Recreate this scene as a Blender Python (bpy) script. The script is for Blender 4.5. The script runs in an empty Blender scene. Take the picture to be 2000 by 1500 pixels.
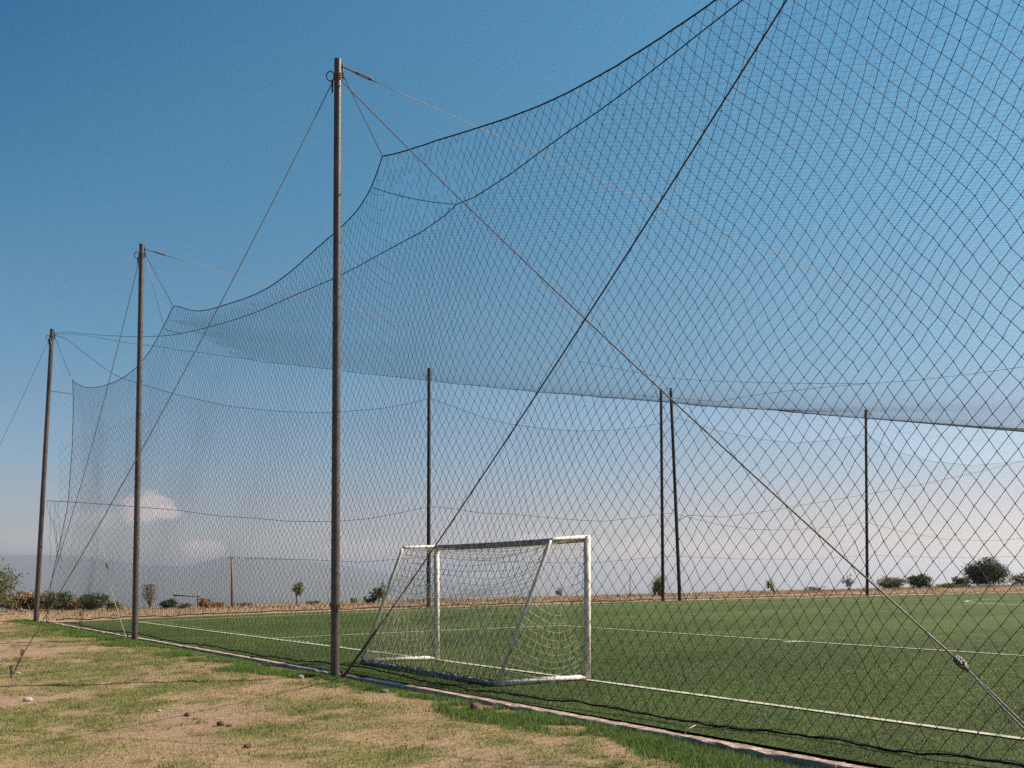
import bpy, math
import numpy as np
from mathutils import Vector

sc = bpy.context.scene
rad = math.radians
rng = np.random.default_rng(7)

# ------------------------------------------------------------------ camera, sky, sun, exposure
F, CX, HY, H = 2000.0, 1000.0, 1120.0, 1.6       # focal length, principal column and horizon row (in 2000 px), eye height
cam = bpy.data.cameras.new('camera'); camo = bpy.data.objects.new('camera', cam)
sc.collection.objects.link(camo); sc.camera = camo
camo.location = (0, 0, H); camo.rotation_euler = (rad(90), 0, 0)
cam.sensor_width = 36.0; cam.lens = 36.0; cam.shift_y = 370.0 / 2000.0
cam.clip_start = 0.05; cam.clip_end = 120000

SUN_AZ = math.atan2(0.98, 0.17)                   # clockwise from +Y
SUN_EL = rad(38)
sund = Vector((math.sin(SUN_AZ) * math.cos(SUN_EL), math.cos(SUN_AZ) * math.cos(SUN_EL), math.sin(SUN_EL)))
sl = bpy.data.lights.new('sun', 'SUN'); sl.energy = 5.0; sl.angle = rad(0.53); sl.color = (1.0, 0.87, 0.72)
slo = bpy.data.objects.new('sun', sl); sc.collection.objects.link(slo)
slo.rotation_euler = sund.to_track_quat('Z', 'Y').to_euler(); slo.location = (30, 20, 40)

wd = bpy.data.worlds.new('World'); sc.world = wd; wd.use_nodes = True
wt = wd.node_tree; wt.nodes.clear()
def wn(t, **k):
    n = wt.nodes.new(t)
    for a, b in k.items(): setattr(n, a, b)
    return n
def wmath(op, a, b=None, c=None, clamp=False):
    n = wn('ShaderNodeMath', operation=op); n.use_clamp = clamp
    for i, v in enumerate((a, b, c)):
        if v is None: continue
        if isinstance(v, (int, float)): n.inputs[i].default_value = v
        else: wt.links.new(v, n.inputs[i])
    return n.outputs[0]
sky = wn('ShaderNodeTexSky', sky_type='NISHITA')
sky.sun_disc = False; sky.sun_elevation = SUN_EL; sky.sun_rotation = SUN_AZ
sky.altitude = 1800; sky.air_density = 1.0; sky.dust_density = 1.2; sky.ozone_density = 2.5
geo = wn('ShaderNodeTexCoord')
sep = wn('ShaderNodeSeparateXYZ'); wt.links.new(geo.outputs['Generated'], sep.inputs[0])
# warm dusty layer low over the horizon, all the way round
ramp = wn('ShaderNodeValToRGB')
el = ramp.color_ramp; el.interpolation = 'EASE'
el.elements[0].position = 0.0; el.elements[0].color = (1.03, 0.83, 0.81, 1)
el.elements[1].position = 1.0; el.elements[1].color = (0.28, 1.1, 1.25, 1)
for p, c in ((0.06, (1.0, 0.86, 0.84, 1)), (0.12, (0.87, 0.97, 0.95, 1)), (0.23, (0.66, 1.08, 1.04, 1)), (0.36, (0.46, 1.14, 1.13, 1)), (0.5, (0.36, 1.16, 1.22, 1))):
    e = el.elements.new(p); e.color = c
wt.links.new(sep.outputs[2], ramp.inputs[0])
mul = wn('ShaderNodeMixRGB', blend_type='MULTIPLY'); mul.inputs[0].default_value = 1
wt.links.new(sky.outputs[0], mul.inputs[1]); wt.links.new(ramp.outputs[0], mul.inputs[2])
# deeper blue well away from the sun
dotn = wn('ShaderNodeVectorMath', operation='DOT_PRODUCT'); wt.links.new(geo.outputs['Generated'], dotn.inputs[0]); dotn.inputs[1].default_value = (-0.602, -0.128, 0.788)
mrd = wn('ShaderNodeMapRange', interpolation_type='SMOOTHSTEP'); mrd.inputs[1].default_value = 0.33; mrd.inputs[2].default_value = 0.66; wt.links.new(dotn.outputs['Value'], mrd.inputs[0])
deep = wn('ShaderNodeMixRGB', blend_type='MULTIPLY'); wt.links.new(mrd.outputs[0], deep.inputs[0]); wt.links.new(mul.outputs[0], deep.inputs[1]); deep.inputs[2].default_value = (0.0, 0.55, 0.82, 1)
cur = deep.outputs[0]
# dusty brightening towards the sun
dot2 = wn('ShaderNodeVectorMath', operation='DOT_PRODUCT'); wt.links.new(geo.outputs['Generated'], dot2.inputs[0]); dot2.inputs[1].default_value = tuple(sund)
mrs = wn('ShaderNodeMapRange', interpolation_type='SMOOTHSTEP'); mrs.inputs[1].default_value = -0.15; mrs.inputs[2].default_value = 0.95; wt.links.new(dot2.outputs['Value'], mrs.inputs[0])
glow = wn('ShaderNodeMixRGB', blend_type='MULTIPLY'); wt.links.new(mrs.outputs[0], glow.inputs[0]); wt.links.new(deep.outputs[0], glow.inputs[1]); glow.inputs[2].default_value = (1.50, 1.24, 1.14, 1)
cur = glow.outputs[0]
# far cumulus heads and a thin pink bank, placed by compass direction
az = wmath('ARCTAN2', sep.outputs[0], sep.outputs[1])
comb = wn('ShaderNodeCombineXYZ')
wt.links.new(az, comb.inputs[0]); wt.links.new(sep.outputs[2], comb.inputs[1])
noi = wn('ShaderNodeTexNoise'); noi.inputs['Scale'].default_value = 55; noi.inputs['Detail'].default_value = 5
wt.links.new(comb.outputs[0], noi.inputs['Vector'])
def puff(cur, px, py, rx, ry, col, amt, flat=0.6, noise=1.2):
    a0 = math.atan2(px - CX, F); e0 = (HY - py) / math.hypot(F, px - CX)
    dx = wmath('MULTIPLY', wmath('SUBTRACT', az, a0), F / rx)
    dy = wmath('MULTIPLY', wmath('SUBTRACT', sep.outputs[2], e0), F / ry)
    dyn = wmath('MULTIPLY', wmath('MINIMUM', dy, 0.0), 1.0 / flat)
    dy2 = wmath('ADD', wmath('MAXIMUM', dy, 0.0), dyn)
    r = wmath('SQRT', wmath('ADD', wmath('MULTIPLY', dx, dx), wmath('MULTIPLY', dy2, dy2)))
    r = wmath('ADD', r, wmath('MULTIPLY', wmath('SUBTRACT', noi.outputs['Fac'], 0.5), noise))
    m = wn('ShaderNodeMapRange', interpolation_type='SMOOTHSTEP')
    m.inputs[1].default_value = 1.05; m.inputs[2].default_value = 0.55 ; m.inputs[3].default_value = 0; m.inputs[4].default_value = amt
    wt.links.new(r, m.inputs[0])
    mx = wn('ShaderNodeMixRGB', blend_type='MIX'); wt.links.new(m.outputs[0], mx.inputs[0])
    wt.links.new(cur, mx.inputs[1]); mx.inputs[2].default_value = (*col, 1)
    return mx.outputs[0]
PINK = (11.5, 9.0, 8.5)
cur = puff(cur, 288, 994, 54, 34, PINK, 0.5, 0.9)
cur = puff(cur, 325, 1003, 30, 15, PINK, 0.4, 0.8)
cur = puff(cur, 200, 1012, 60, 20, PINK, 0.14, 1.0)
cur = puff(cur, 398, 1074, 46, 24, PINK, 0.5, 0.8)
cur = puff(cur, 1060, 1052, 60, 14, PINK, 0.4, 0.8)
cur = puff(cur, 740, 1078, 130, 30, PINK, 0.3, 0.8)
cur = puff(cur, 1350, 1085, 260, 40, PINK, 0.35, 0.8)
cur = puff(cur, 60, 1060, 90, 26, PINK, 0.12, 0.8)
bg = wn('ShaderNodeBackground'); bg.inputs[1].default_value = 0.052
wt.links.new(cur, bg.inputs[0])
wo = wn('ShaderNodeOutputWorld'); wt.links.new(bg.outputs[0], wo.inputs[0])

sc.view_settings.view_transform = 'Standard'; sc.view_settings.look = 'None'
sc.view_settings.exposure = 0.95; sc.view_settings.gamma = 1.0; sc.view_settings.use_curve_mapping = False
sc.render.engine = 'CYCLES'
sc.cycles.use_denoising = False
sc.cycles.max_bounces = 5; sc.cycles.volume_bounces = 0; sc.cycles.transparent_max_bounces = 8
sc.cycles.filter_width = 1.5

# ------------------------------------------------------------------ site frame
P1 = np.array([-15.66, 33.7])                      # corner pole
_n = math.hypot(1440, 2000)
U = np.array([-1440 / _n, 2000 / _n])              # along the near fence, away from the eye
V = np.array([2000 / _n, 1440 / _n])               # across the field, away from the near fence
def smooth(x, a, b):
    t = np.clip((np.asarray(x, float) - a) / (b - a), 0, 1); return t * t * (3 - 2 * t)
def tq(x, y):
    x = np.asarray(x, float) - P1[0]; y = np.asarray(y, float) - P1[1]
    return x * V[0] + y * V[1], x * U[0] + y * U[1]
def xy(t, q):
    return P1[0] + V[0] * t + U[0] * q, P1[1] + V[1] * t + U[1] * q
def crown(t): return 0.33 * (1 - np.exp(-np.maximum(t, 0) / 15.0))       # the pitch rises gently across
def crest(t): return 0.17 + 0.0068 * np.clip(t, -5, 80)                  # low bank beyond the far touch line
def vnoise(x, y, seed=0):
    x = np.asarray(x, float); y = np.asarray(y, float)
    xi = np.floor(x).astype(np.int64); yi = np.floor(y).astype(np.int64)
    fx = x - xi; fy = y - yi; fx = fx * fx * (3 - 2 * fx); fy = fy * fy * (3 - 2 * fy)
    def h(a, b):
        n = (a * 374761393 + b * 668265263 + seed * 974711) & 0xffffffff
        n = ((n ^ (n >> 13)) * 1274126177) & 0xffffffff
        return ((n ^ (n >> 16)) & 0xffff) / 65535.0
    return (h(xi, yi) * (1 - fx) + h(xi + 1, yi) * fx) * (1 - fy) + (h(xi, yi + 1) * (1 - fx) + h(xi + 1, yi + 1) * fx) * fy
def fbm(x, y, seed=0, o=4):
    s = 0; a = 0.5; n = 0
    for i in range(o):
        s = s + a * vnoise(np.asarray(x) * 2 ** i, np.asarray(y) * 2 ** i, seed + i * 17); n += a; a *= 0.55
    return s / n
def ground_h(x, y):
    t, q = tq(x, y); s = -(q + 22.0)
    dirt = -0.015 - 0.115 * smooth(s, 5, 12) - 0.05 * smooth(-t, 0.3, 4) * smooth(-q, 3, 9)
    dirt = dirt + (fbm(x * 0.7, y * 0.7, 5) - 0.5) * 0.07 * smooth(-t, 0.1, 0.8) + (fbm(x * 5, y * 5, 9) - 0.5) * 0.03
    dirt = dirt - 0.055 * smooth(t, 0.06, 0.14)
    inside = crown(t) - 0.045 - 0.04 * (1 - smooth(t, 0.3, 0.9))
    g = np.where(t < 0.3, dirt, inside)
    bank = smooth(q, -0.7, 2.6)
    cr = crest(t) + (fbm(x * 0.5, y * 0.5, 3) - 0.5) * 0.1
    g = g * (1 - bank) + cr * bank
    drop = np.maximum(q - 6.0, 0); drop2 = np.maximum(t - 78.0, 0)
    g = g - 0.02 * drop ** 1.5 - 0.02 * drop2 ** 1.5
    return g
def gh(x, y): return float(ground_h(np.array([x]), np.array([y]))[0])
def ray(px, py): return np.array([(px - CX) / F, 1.0, (HY - py) / F])
def at_depth(px, py, d):
    r = ray(px, py); return np.array([r[0] * d, d, H + r[2] * d])
def on_fence(px, py, t):                            # a point of the vertical plane t metres inside the near fence
    r = ray(px, py); k = (P1 @ V + t) / (r[:2] @ V); return np.array([r[0] * k, k, H + r[2] * k])
def on_far(px, py, q):                              # a point of the vertical plane at q along the far side
    r = ray(px, py); k = (P1 @ U + q) / (r[:2] @ U); return np.array([r[0] * k, k, H + r[2] * k])
def on_pitch(px, py, up=0.0):
    r = ray(px, py); k = 20.0
    for _ in range(60):
        t, _q = tq(r[0] * k, k); k = 0.5 * k + 0.5 * (H - crown(t) - up) / -r[2]
    return np.array([r[0] * k, k, float(crown(tq(r[0] * k, k)[0])) + up])
def on_dirt(px, py):
    r = ray(px, py); k = 12.0
    for _ in range(60):
        k = 0.5 * k + 0.5 * (H - gh(r[0] * k, k)) / -r[2]
    return np.array([r[0] * k, k, gh(r[0] * k, k)])

# ------------------------------------------------------------------ materials
def mat(name, base, rough=0.7, metal=0.0, var=0.0, scale=8.0, col2=None, spec=0.5, attr=None, bump=0.0, bscale=40.0, fac=(0.4, 0.6), trans=0.0):
    m = bpy.data.materials.new(name); m.use_nodes = True
    nt = m.node_tree; b = nt.nodes['Principled BSDF']
    b.inputs['Base Color'].default_value = (*base, 1); b.inputs['Roughness'].default_value = rough
    b.inputs['Metallic'].default_value = metal; b.inputs['Specular IOR Level'].default_value = spec
    tc = nt.nodes.new('ShaderNodeTexCoord'); out = None
    if attr:
        a = nt.nodes.new('ShaderNodeAttribute'); a.attribute_name = attr; out = a.outputs['Color']
    if col2 is not None:
        n = nt.nodes.new('ShaderNodeTexNoise'); n.inputs['Scale'].default_value = scale; n.inputs['Detail'].default_value = 6
        n.inputs['Roughness'].default_value = 0.65
        nt.links.new(tc.outputs['Object'], n.inputs['Vector'])
        mr = nt.nodes.new('ShaderNodeMapRange'); mr.inputs[1].default_value = fac[0]; mr.inputs[2].default_value = fac[1]
        nt.links.new(n.outputs['Fac'], mr.inputs[0])
        mx = nt.nodes.new('ShaderNodeMixRGB'); nt.links.new(mr.outputs[0], mx.inputs[0])
        if out is not None: nt.links.new(out, mx.inputs[1])
        else: mx.inputs[1].default_value = (*base, 1)
        mx.inputs[2].default_value = (*col2, 1); out = mx.outputs[0]
    if var > 0:
        n2 = nt.nodes.new('ShaderNodeTexNoise'); n2.inputs['Scale'].default_value = scale * 4.7; n2.inputs['Detail'].default_value = 4
        nt.links.new(tc.outputs['Object'], n2.inputs['Vector'])
        hs = nt.nodes.new('ShaderNodeHueSaturation')
        mr2 = nt.nodes.new('ShaderNodeMapRange'); mr2.inputs[1].default_value = 0.25; mr2.inputs[2].default_value = 0.75
        mr2.inputs[3].default_value = 1 - var; mr2.inputs[4].default_value = 1 + var
        nt.links.new(n2.outputs['Fac'], mr2.inputs[0]); nt.links.new(mr2.outputs[0], hs.inputs['Value'])
        if out is not None: nt.links.new(out, hs.inputs['Color'])
        else: hs.inputs['Color'].default_value = (*base, 1)
        out = hs.outputs[0]
    if out is not None: nt.links.new(out, b.inputs['Base Color'])
    if bump > 0:
        n3 = nt.nodes.new('ShaderNodeTexNoise'); n3.inputs['Scale'].default_value = bscale; n3.inputs['Detail'].default_value = 5
        nt.links.new(tc.outputs['Object'], n3.inputs['Vector'])
        bp = nt.nodes.new('ShaderNodeBump'); bp.inputs['Strength'].default_value = bump; bp.inputs['Distance'].default_value = 0.02
        nt.links.new(n3.outputs['Fac'], bp.inputs['Height']); nt.links.new(bp.outputs[0], b.inputs['Normal'])
    if trans > 0:
        tr = nt.nodes.new('ShaderNodeBsdfTranslucent'); ms = nt.nodes.new('ShaderNodeMixShader'); ms.inputs[0].default_value = trans
        if out is not None: nt.links.new(out, tr.inputs[0])
        else: tr.inputs[0].default_value = (*base, 1)
        o = nt.nodes['Material Output']
        nt.links.new(b.outputs[0], ms.inputs[1]); nt.links.new(tr.outputs[0], ms.inputs[2]); nt.links.new(ms.outputs[0], o.inputs[0])
    return m
M = dict(
    twine=mat('black_net_twine', (0.012, 0.013, 0.016), 0.7, spec=0.2),
    roof_twine=mat('dark_blue_grey_twine', (0.02, 0.025, 0.032), 0.7, spec=0.2),
    rope=mat('black_edge_rope', (0.014, 0.014, 0.016), 0.8, spec=0.2, var=0.3, scale=10),
    wire=mat('galvanised_wire', (0.20, 0.165, 0.14), 0.55, 0.3, var=0.25, scale=6),
    palewire=mat('pale_nylon_cord', (0.28, 0.24, 0.20), 0.6, var=0.15, scale=6),
    darkwire=mat('blackened_steel_cable', (0.045, 0.038, 0.034), 0.6, 0.3, var=0.3, scale=6),
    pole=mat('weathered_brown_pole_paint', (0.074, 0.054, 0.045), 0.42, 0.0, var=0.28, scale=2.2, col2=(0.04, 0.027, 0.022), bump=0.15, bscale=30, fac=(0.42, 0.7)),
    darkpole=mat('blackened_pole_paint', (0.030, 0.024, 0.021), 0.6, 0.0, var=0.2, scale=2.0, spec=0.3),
    iron=mat('rusty_iron', (0.05, 0.04, 0.035), 0.65, 0.4, var=0.3, scale=30, col2=(0.16, 0.085, 0.045)),
    white=mat('chipped_white_paint', (0.60, 0.545, 0.475), 0.5, var=0.08, scale=7, col2=(0.34, 0.19, 0.10), bump=0.2, bscale=60, fac=(0.585, 0.68)),
    dirtywhite=mat('scuffed_white_paint', (0.40, 0.35, 0.275), 0.6, var=0.15, scale=9, col2=(0.16, 0.15, 0.15), bump=0.3, bscale=50, fac=(0.46, 0.6)),
    goalnet=mat('faded_white_cord', (0.33, 0.31, 0.23), 0.8, spec=0.2, var=0.2, scale=5),
    line=mat('worn_white_line', (0.50, 0.475, 0.40), 0.9, spec=0.1, var=0.15, scale=5, col2=(0.20, 0.23, 0.10), fac=(0.44, 0.72)),
    concrete=mat('weathered_concrete', (0.46, 0.355, 0.29), 0.9, spec=0.2, var=0.2, scale=6, col2=(0.28, 0.19, 0.14), bump=0.6, bscale=35),
    stone=mat('brown_clod', (0.18, 0.125, 0.09), 0.95, spec=0.1, var=0.25, scale=14, bump=0.8, bscale=30),
    greystone=mat('grey_fieldstone', (0.26, 0.225, 0.195), 0.9, spec=0.2, var=0.2, scale=14, bump=0.5, bscale=30),
    palestone=mat('pale_limestone', (0.46, 0.42, 0.38), 0.9, spec=0.2, var=0.12, scale=14, bump=0.4, bscale=30),
    bark=mat('grey_brown_bark', (0.13, 0.095, 0.07), 0.9, spec=0.2, var=0.25, scale=12),
    wood=mat('weathered_wood', (0.20, 0.13, 0.085), 0.85, spec=0.2, var=0.25, scale=5),
    leaf=mat('leaves', (0.08, 0.1, 0.04), 0.6, spec=0.3, attr='col', var=0.1, scale=3, trans=0.25),
    fibre=mat('turf_fibre_plastic', (0.1, 0.15, 0.04), 0.55, spec=0.25, attr='col', trans=0.15),
    blade=mat('grass_blades', (0.1, 0.15, 0.04), 0.6, spec=0.25, attr='col', trans=0.3),
)

_nt = M['blade'].node_tree; _g = _nt.nodes.new('ShaderNodeNewGeometry'); _va = _nt.nodes.new('ShaderNodeVectorMath'); _va.operation = 'SCALE'; _va.inputs['Scale'].default_value = 0.45
_nt.links.new(_g.outputs['Normal'], _va.inputs[0]); _vb = _nt.nodes.new('ShaderNodeVectorMath'); _vb.operation = 'ADD'; _vb.inputs[1].default_value = (0, 0, 0.7); _nt.links.new(_va.outputs[0], _vb.inputs[0])
_vc = _nt.nodes.new('ShaderNodeVectorMath'); _vc.operation = 'NORMALIZE'; _nt.links.new(_vb.outputs[0], _vc.inputs[0]); _nt.links.new(_vc.outputs[0], _nt.nodes['Principled BSDF'].inputs['Normal'])
# ------------------------------------------------------------------ mesh helpers
COL = sc.collection
def mesh_np(name, verts, faces, material=None, smooth_=False, col=None, colname='col'):
    verts = np.ascontiguousarray(verts, dtype=np.float32)
    me = bpy.data.meshes.new(name)
    me.vertices.add(len(verts)); me.vertices.foreach_set('co', verts.ravel())
    groups = faces if isinstance(faces, list) else [faces]
    idx = np.concatenate([np.asarray(g).ravel() for g in groups]).astype(np.int32)
    tot = np.concatenate([np.full(len(g), np.asarray(g).shape[1]) for g in groups]).astype(np.int32)
    st = np.concatenate([[0], np.cumsum(tot)[:-1]]).astype(np.int32)
    me.loops.add(len(idx)); me.loops.foreach_set('vertex_index', idx)
    me.polygons.add(len(tot)); me.polygons.foreach_set('loop_start', st); me.polygons.foreach_set('loop_total', tot)
    me.polygons.foreach_set('use_smooth', np.full(len(tot), bool(smooth_)))
    me.update(calc_edges=True)
    if material: me.materials.append(material)
    if col is not None:
        a = me.color_attributes.new(colname, 'FLOAT_COLOR', 'POINT')
        c = np.ones((len(verts), 4), np.float32); c[:, :3] = col; a.data.foreach_set('color', c.ravel())
    return me
def link(name, me, parent=None):
    o = bpy.data.objects.new(name, me); COL.objects.link(o)
    if parent is not None: o.parent = parent
    return o
def tag(o, label=None, cat=None, group=None, kind=None):
    if label: o['label'] = label
    if cat: o['category'] = cat
    if group: o['group'] = group
    if kind: o['kind'] = kind
    return o
def thing(name, label, cat, group=None, loc=(0, 0, 0)):
    o = bpy.data.objects.new(name, None); COL.objects.link(o); o.location = loc; o.empty_display_size = 0.2
    return tag(o, label, cat, group)
class MB:
    """collects tubes, boxes and blobs in world space, becomes one mesh object"""
    def __init__(s): s.v = []; s.f4 = []; s.f3 = []; s.n = 0
    def add(s, v, f):
        f = np.asarray(f); (s.f4 if f.shape[1] == 4 else s.f3).append(f + s.n); s.v.append(np.asarray(v, float)); s.n += len(v)
    def tube(s, pts, r, n=8, caps=True):
        pts = np.asarray(pts, float); k = len(pts)
        r = np.full(k, r, float) if np.isscalar(r) else np.asarray(r, float)
        tg = np.gradient(pts, axis=0); tg /= np.maximum(np.linalg.norm(tg, axis=1, keepdims=True), 1e-9)
        a = np.array([0, 0, 1.0]) if abs(tg[0][2]) < 0.9 else np.array([1.0, 0, 0])
        nrm = np.cross(tg[0], a); nrm /= np.linalg.norm(nrm); rings = []
        ang = np.linspace(0, 2 * np.pi, n, endpoint=False)
        for i in range(k):
            nrm = nrm - tg[i] * (nrm @ tg[i]); nrm /= max(np.linalg.norm(nrm), 1e-9); bn = np.cross(tg[i], nrm)
            rings.append(pts[i] + r[i] * (np.cos(ang)[:, None] * nrm + np.sin(ang)[:, None] * bn))
        v = np.concatenate(rings); f = []
        for i in range(k - 1):
            for j in range(n): f.append((i * n + j, i * n + (j + 1) % n, (i + 1) * n + (j + 1) % n, (i + 1) * n + j))
        if caps:
            v = np.concatenate([v, pts[:1], pts[-1:]]); c0, c1 = k * n, k * n + 1
            s.add(v, f); s.n -= len(v); s.v.pop()
            t3 = [(c0, (j + 1) % n, j) for j in range(n)] + [(c1, (k - 1) * n + j, (k - 1) * n + (j + 1) % n) for j in range(n)]
            s.f3.append(np.array(t3) + s.n); s.v.append(v); s.n += len(v)
        else: s.add(v, f)
        return s
    def segs(s, a, b, r, n=3):
        """many straight strands at once"""
        a = np.asarray(a, float); b = np.asarray(b, float); k = len(a)
        if k == 0: return s
        d = b - a; L = np.linalg.norm(d, axis=1, keepdims=True); d = d / np.maximum(L, 1e-9)
        ref = np.where(np.abs(d[:, 2:3]) < 0.9, np.array([[0, 0, 1.0]]), np.array([[1.0, 0, 0]]))
        n1 = np.cross(d, ref); n1 /= np.linalg.norm(n1, axis=1, keepdims=True); n2 = np.cross(d, n1)
        r = np.broadcast_to(np.asarray(r, float), (k,))[:, None]
        V_ = []
        for base in (a, b):
            for j in range(n):
                w = 2 * np.pi * j / n; V_.append(base + r * (math.cos(w) * n1 + math.sin(w) * n2))
        v = np.stack(V_, 1).reshape(-1, 3); o = np.arange(k)[:, None] * (2 * n)
        f = np.concatenate([o + np.array([[j, (j + 1) % n, n + (j + 1) % n, n + j]]) for j in range(n)])
        s.add(v, f); return s
    def knots(s, p, r):
        p = np.asarray(p, float); k = len(p)
        d = np.array([[1, 0, 0], [-1, 0, 0], [0, 1, 0], [0, -1, 0], [0, 0, 1], [0, 0, -1]], float)
        r = np.broadcast_to(np.asarray(r, float), (k,))
        v = (p[:, None, :] + r[:, None, None] * d[None]).reshape(-1, 3)
        t = np.array([(0, 2, 4), (2, 1, 4), (1, 3, 4), (3, 0, 4), (2, 0, 5), (1, 2, 5), (3, 1, 5), (0, 3, 5)])
        s.add(v, (np.arange(k)[:, None, None] * 6 + t[None]).reshape(-1, 3)); return s
    def build(s, name, material, parent=None, smooth_=False):
        fs = []
        if s.f4: fs.append(np.concatenate(s.f4))
        if s.f3: fs.append(np.concatenate(s.f3))
        v = np.concatenate(s.v)
        if parent is not None: v = v - np.array(parent.matrix_world.translation if False else parent.location)
        return link(name, mesh_np(name, v, fs, material, smooth_), parent)
def catenary(a, b, sag, n=24):
    a = np.asarray(a, float); b = np.asarray(b, float); k = np.linspace(0, 1, n)[:, None]
    p = a + (b - a) * k; p[:, 2] -= (4 * sag * k * (1 - k))[:, 0]; return p
def dense(pts, step=0.3):
    pts = np.asarray(pts, float); out = [pts[0]]
    for a, b in zip(pts[:-1], pts[1:]):
        n = max(1, int(np.linalg.norm(b - a) / step)); out += [a + (b - a) * (i / n) for i in range(1, n + 1)]
    return np.array(out)
def jitter(p, a, seed=0):
    r = np.random.default_rng(seed); q = p.copy(); q[1:-1] += r.normal(0, a, q[1:-1].shape); return q
def coil(p, R, r, turns=3, pitch=None, axis_tilt=0.1, seed=0):
    k = np.linspace(0, 2 * np.pi * turns, 14 * turns); rr = np.random.default_rng(seed)
    z = np.linspace(0, turns * (pitch or 2.2 * r), len(k))
    return np.stack([p[0] + R * np.cos(k), p[1] + R * np.sin(k), p[2] + z + axis_tilt * R * np.sin(k)], 1)

# ------------------------------------------------------------------ the ground
def nodemat_ground():
    m = bpy.data.materials.new('dry_earth_and_grass'); m.use_nodes = True; nt = m.node_tree; b = nt.nodes['Principled BSDF']
    a = nt.nodes.new('ShaderNodeAttribute'); a.attribute_name = 'col'
    tc = nt.nodes.new('ShaderNodeTexCoord')
    def noise(s, d=6, r=0.65):
        n = nt.nodes.new('ShaderNodeTexNoise'); n.inputs['Scale'].default_value = s; n.inputs['Detail'].default_value = d; n.inputs['Roughness'].default_value = r
        nt.links.new(tc.outputs['Object'], n.inputs['Vector']); return n.outputs['Fac']
    def mr(i, a0, a1, b0, b1):
        n = nt.nodes.new('ShaderNodeMapRange'); nt.links.new(i, n.inputs[0])
        for k, v in zip((1, 2, 3, 4), (a0, a1, b0, b1)): n.inputs[k].default_value = v
        return n.outputs[0]
    hs = nt.nodes.new('ShaderNodeHueSaturation'); nt.links.new(a.outputs['Color'], hs.inputs['Color'])
    nt.links.new(mr(noise(26), 0.25, 0.75, 0.62, 1.38), hs.inputs['Value'])
    mx = nt.nodes.new('ShaderNodeMixRGB'); nt.links.new(mr(noise(75, 3), 0.58, 0.7, 0, 0.55), mx.inputs[0])
    nt.links.new(hs.outputs[0], mx.inputs[1]); mx.inputs[2].default_value = (0.42, 0.32, 0.2, 1)
    nt.links.new(mx.outputs[0], b.inputs['Base Color'])
    b.inputs['Roughness'].default_value = 0.95; b.inputs['Specular IOR Level'].default_value = 0.1
    bp = nt.nodes.new('ShaderNodeBump'); bp.inputs['Strength'].default_value = 0.8; bp.inputs['Distance'].default_value = 0.03
    nt.links.new(noise(34, 6, 0.7), bp.inputs['Height']); nt.links.new(bp.outputs[0], b.inputs['Normal'])
    return m
C_DIRT = np.array([0.31, 0.203, 0.135]); C_STRAW = np.array([0.345, 0.243, 0.130]); C_GREEN = np.array([0.16, 0.18, 0.045])
C_LUSH = np.array([0.075, 0.13, 0.02]); C_BANK = np.array([0.40, 0.27, 0.165])
def _patch(px, py, rx, ry, kind, amt):
    d = (H + 0.05) * F / (py - HY); return ((px - CX) / F * d, d, rx / F * d, ry * d * d / (F * (H + 0.05)), kind, amt)
PATCHES = [_patch(*a) for a in ((640, 1392, 150, 24, 'g', 0.95), (770, 1470, 120, 34, 'g', 1.0), (220, 1308, 170, 20, 'g', 0.8), (330, 1280, 120, 12, 'g', 0.7), (110, 1460, 150, 18, 'g', 0.7), (520, 1425, 120, 18, 'g', 0.9), (700, 1440, 200, 30, 'g', 0.8), (560, 1375, 160, 12, 'g', 0.7), (1080, 1450, 200, 26, 'g', 0.9), (900, 1430, 130, 20, 'g', 0.7), (50, 1410, 40, 7, 'g', 0.9), (430, 1315, 14, 5, 'g', 1.0),
    (400, 1388, 110, 26, 'b', 0.9), (510, 1482, 90, 26, 'b', 0.9), (110, 1272, 130, 18, 'b', 1.0), (470, 1305, 130, 14, 'b', 0.8), (60, 1362, 130, 20, 'b', 1.0), (800, 1365, 80, 10, 'b', 0.9), (570, 1325, 50, 9, 'b', 0.9), (960, 1480, 90, 20, 'b', 0.7), (60, 1215, 120, 9, 'b', 0.5))]
def cover(x, y):
    """how green, how bare, how lush the dry ground is at a place (0..1 each)"""
    t, q = tq(x, y)
    wx, wy = x + 0.5 * fbm(x * 1.3, y * 1.3, 25, 3), y + 0.9 * fbm(x * 1.1 + 7, y * 1.1, 26, 3)
    g = 0.62 * fbm(wx * 0.7 + 3, wy * 0.55, 21, 4) + 0.38 * fbm(wx * 3.1, wy * 2.4, 22, 5)
    green = smooth(g, 0.468, 0.60) * 0.88
    b = 0.6 * fbm(wx * 0.6 + 11, wy * 0.42 + 4, 33, 4) + 0.4 * fbm(wx * 2.6 + 5, wy * 2.0, 34, 5)
    bare = smooth(b, 0.5, 0.6) * (1 - 0.8 * green)
    for (cx_, cy_, rx_, ry_, kind_, amt_) in PATCHES:
        m_ = np.exp(-(((x - cx_) / rx_) ** 2 + ((y - cy_) / ry_) ** 2) ** 1.5) * smooth(fbm(x * 2.3 + cx_, y * 2.0, 55, 4), 0.3, 0.55) * amt_
        if kind_ == 'g': green = np.maximum(green, m_); bare = bare * (1 - m_)
        else: bare = np.maximum(bare, m_); green = green * (1 - m_)
    edge = 0.75 + 0.9 * (fbm(q * 0.8, t * 0.5 + 9, 41, 3) - 0.5) * 2
    lush = (1 - smooth(-t, 0.35 * edge, 1.05 * edge)) * (t < 0.14) * smooth(fbm(x * 1.6, y * 1.6, 50), 0.3, 0.42)
    lush = lush * (1 - 0.5 * smooth(q, -3, 0))
    green = green * (1 - smooth(-t, 14, 30) * 0.3) * (1 - smooth(q, 0, 4))
    return green, bare * (1 - lush), lush
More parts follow.
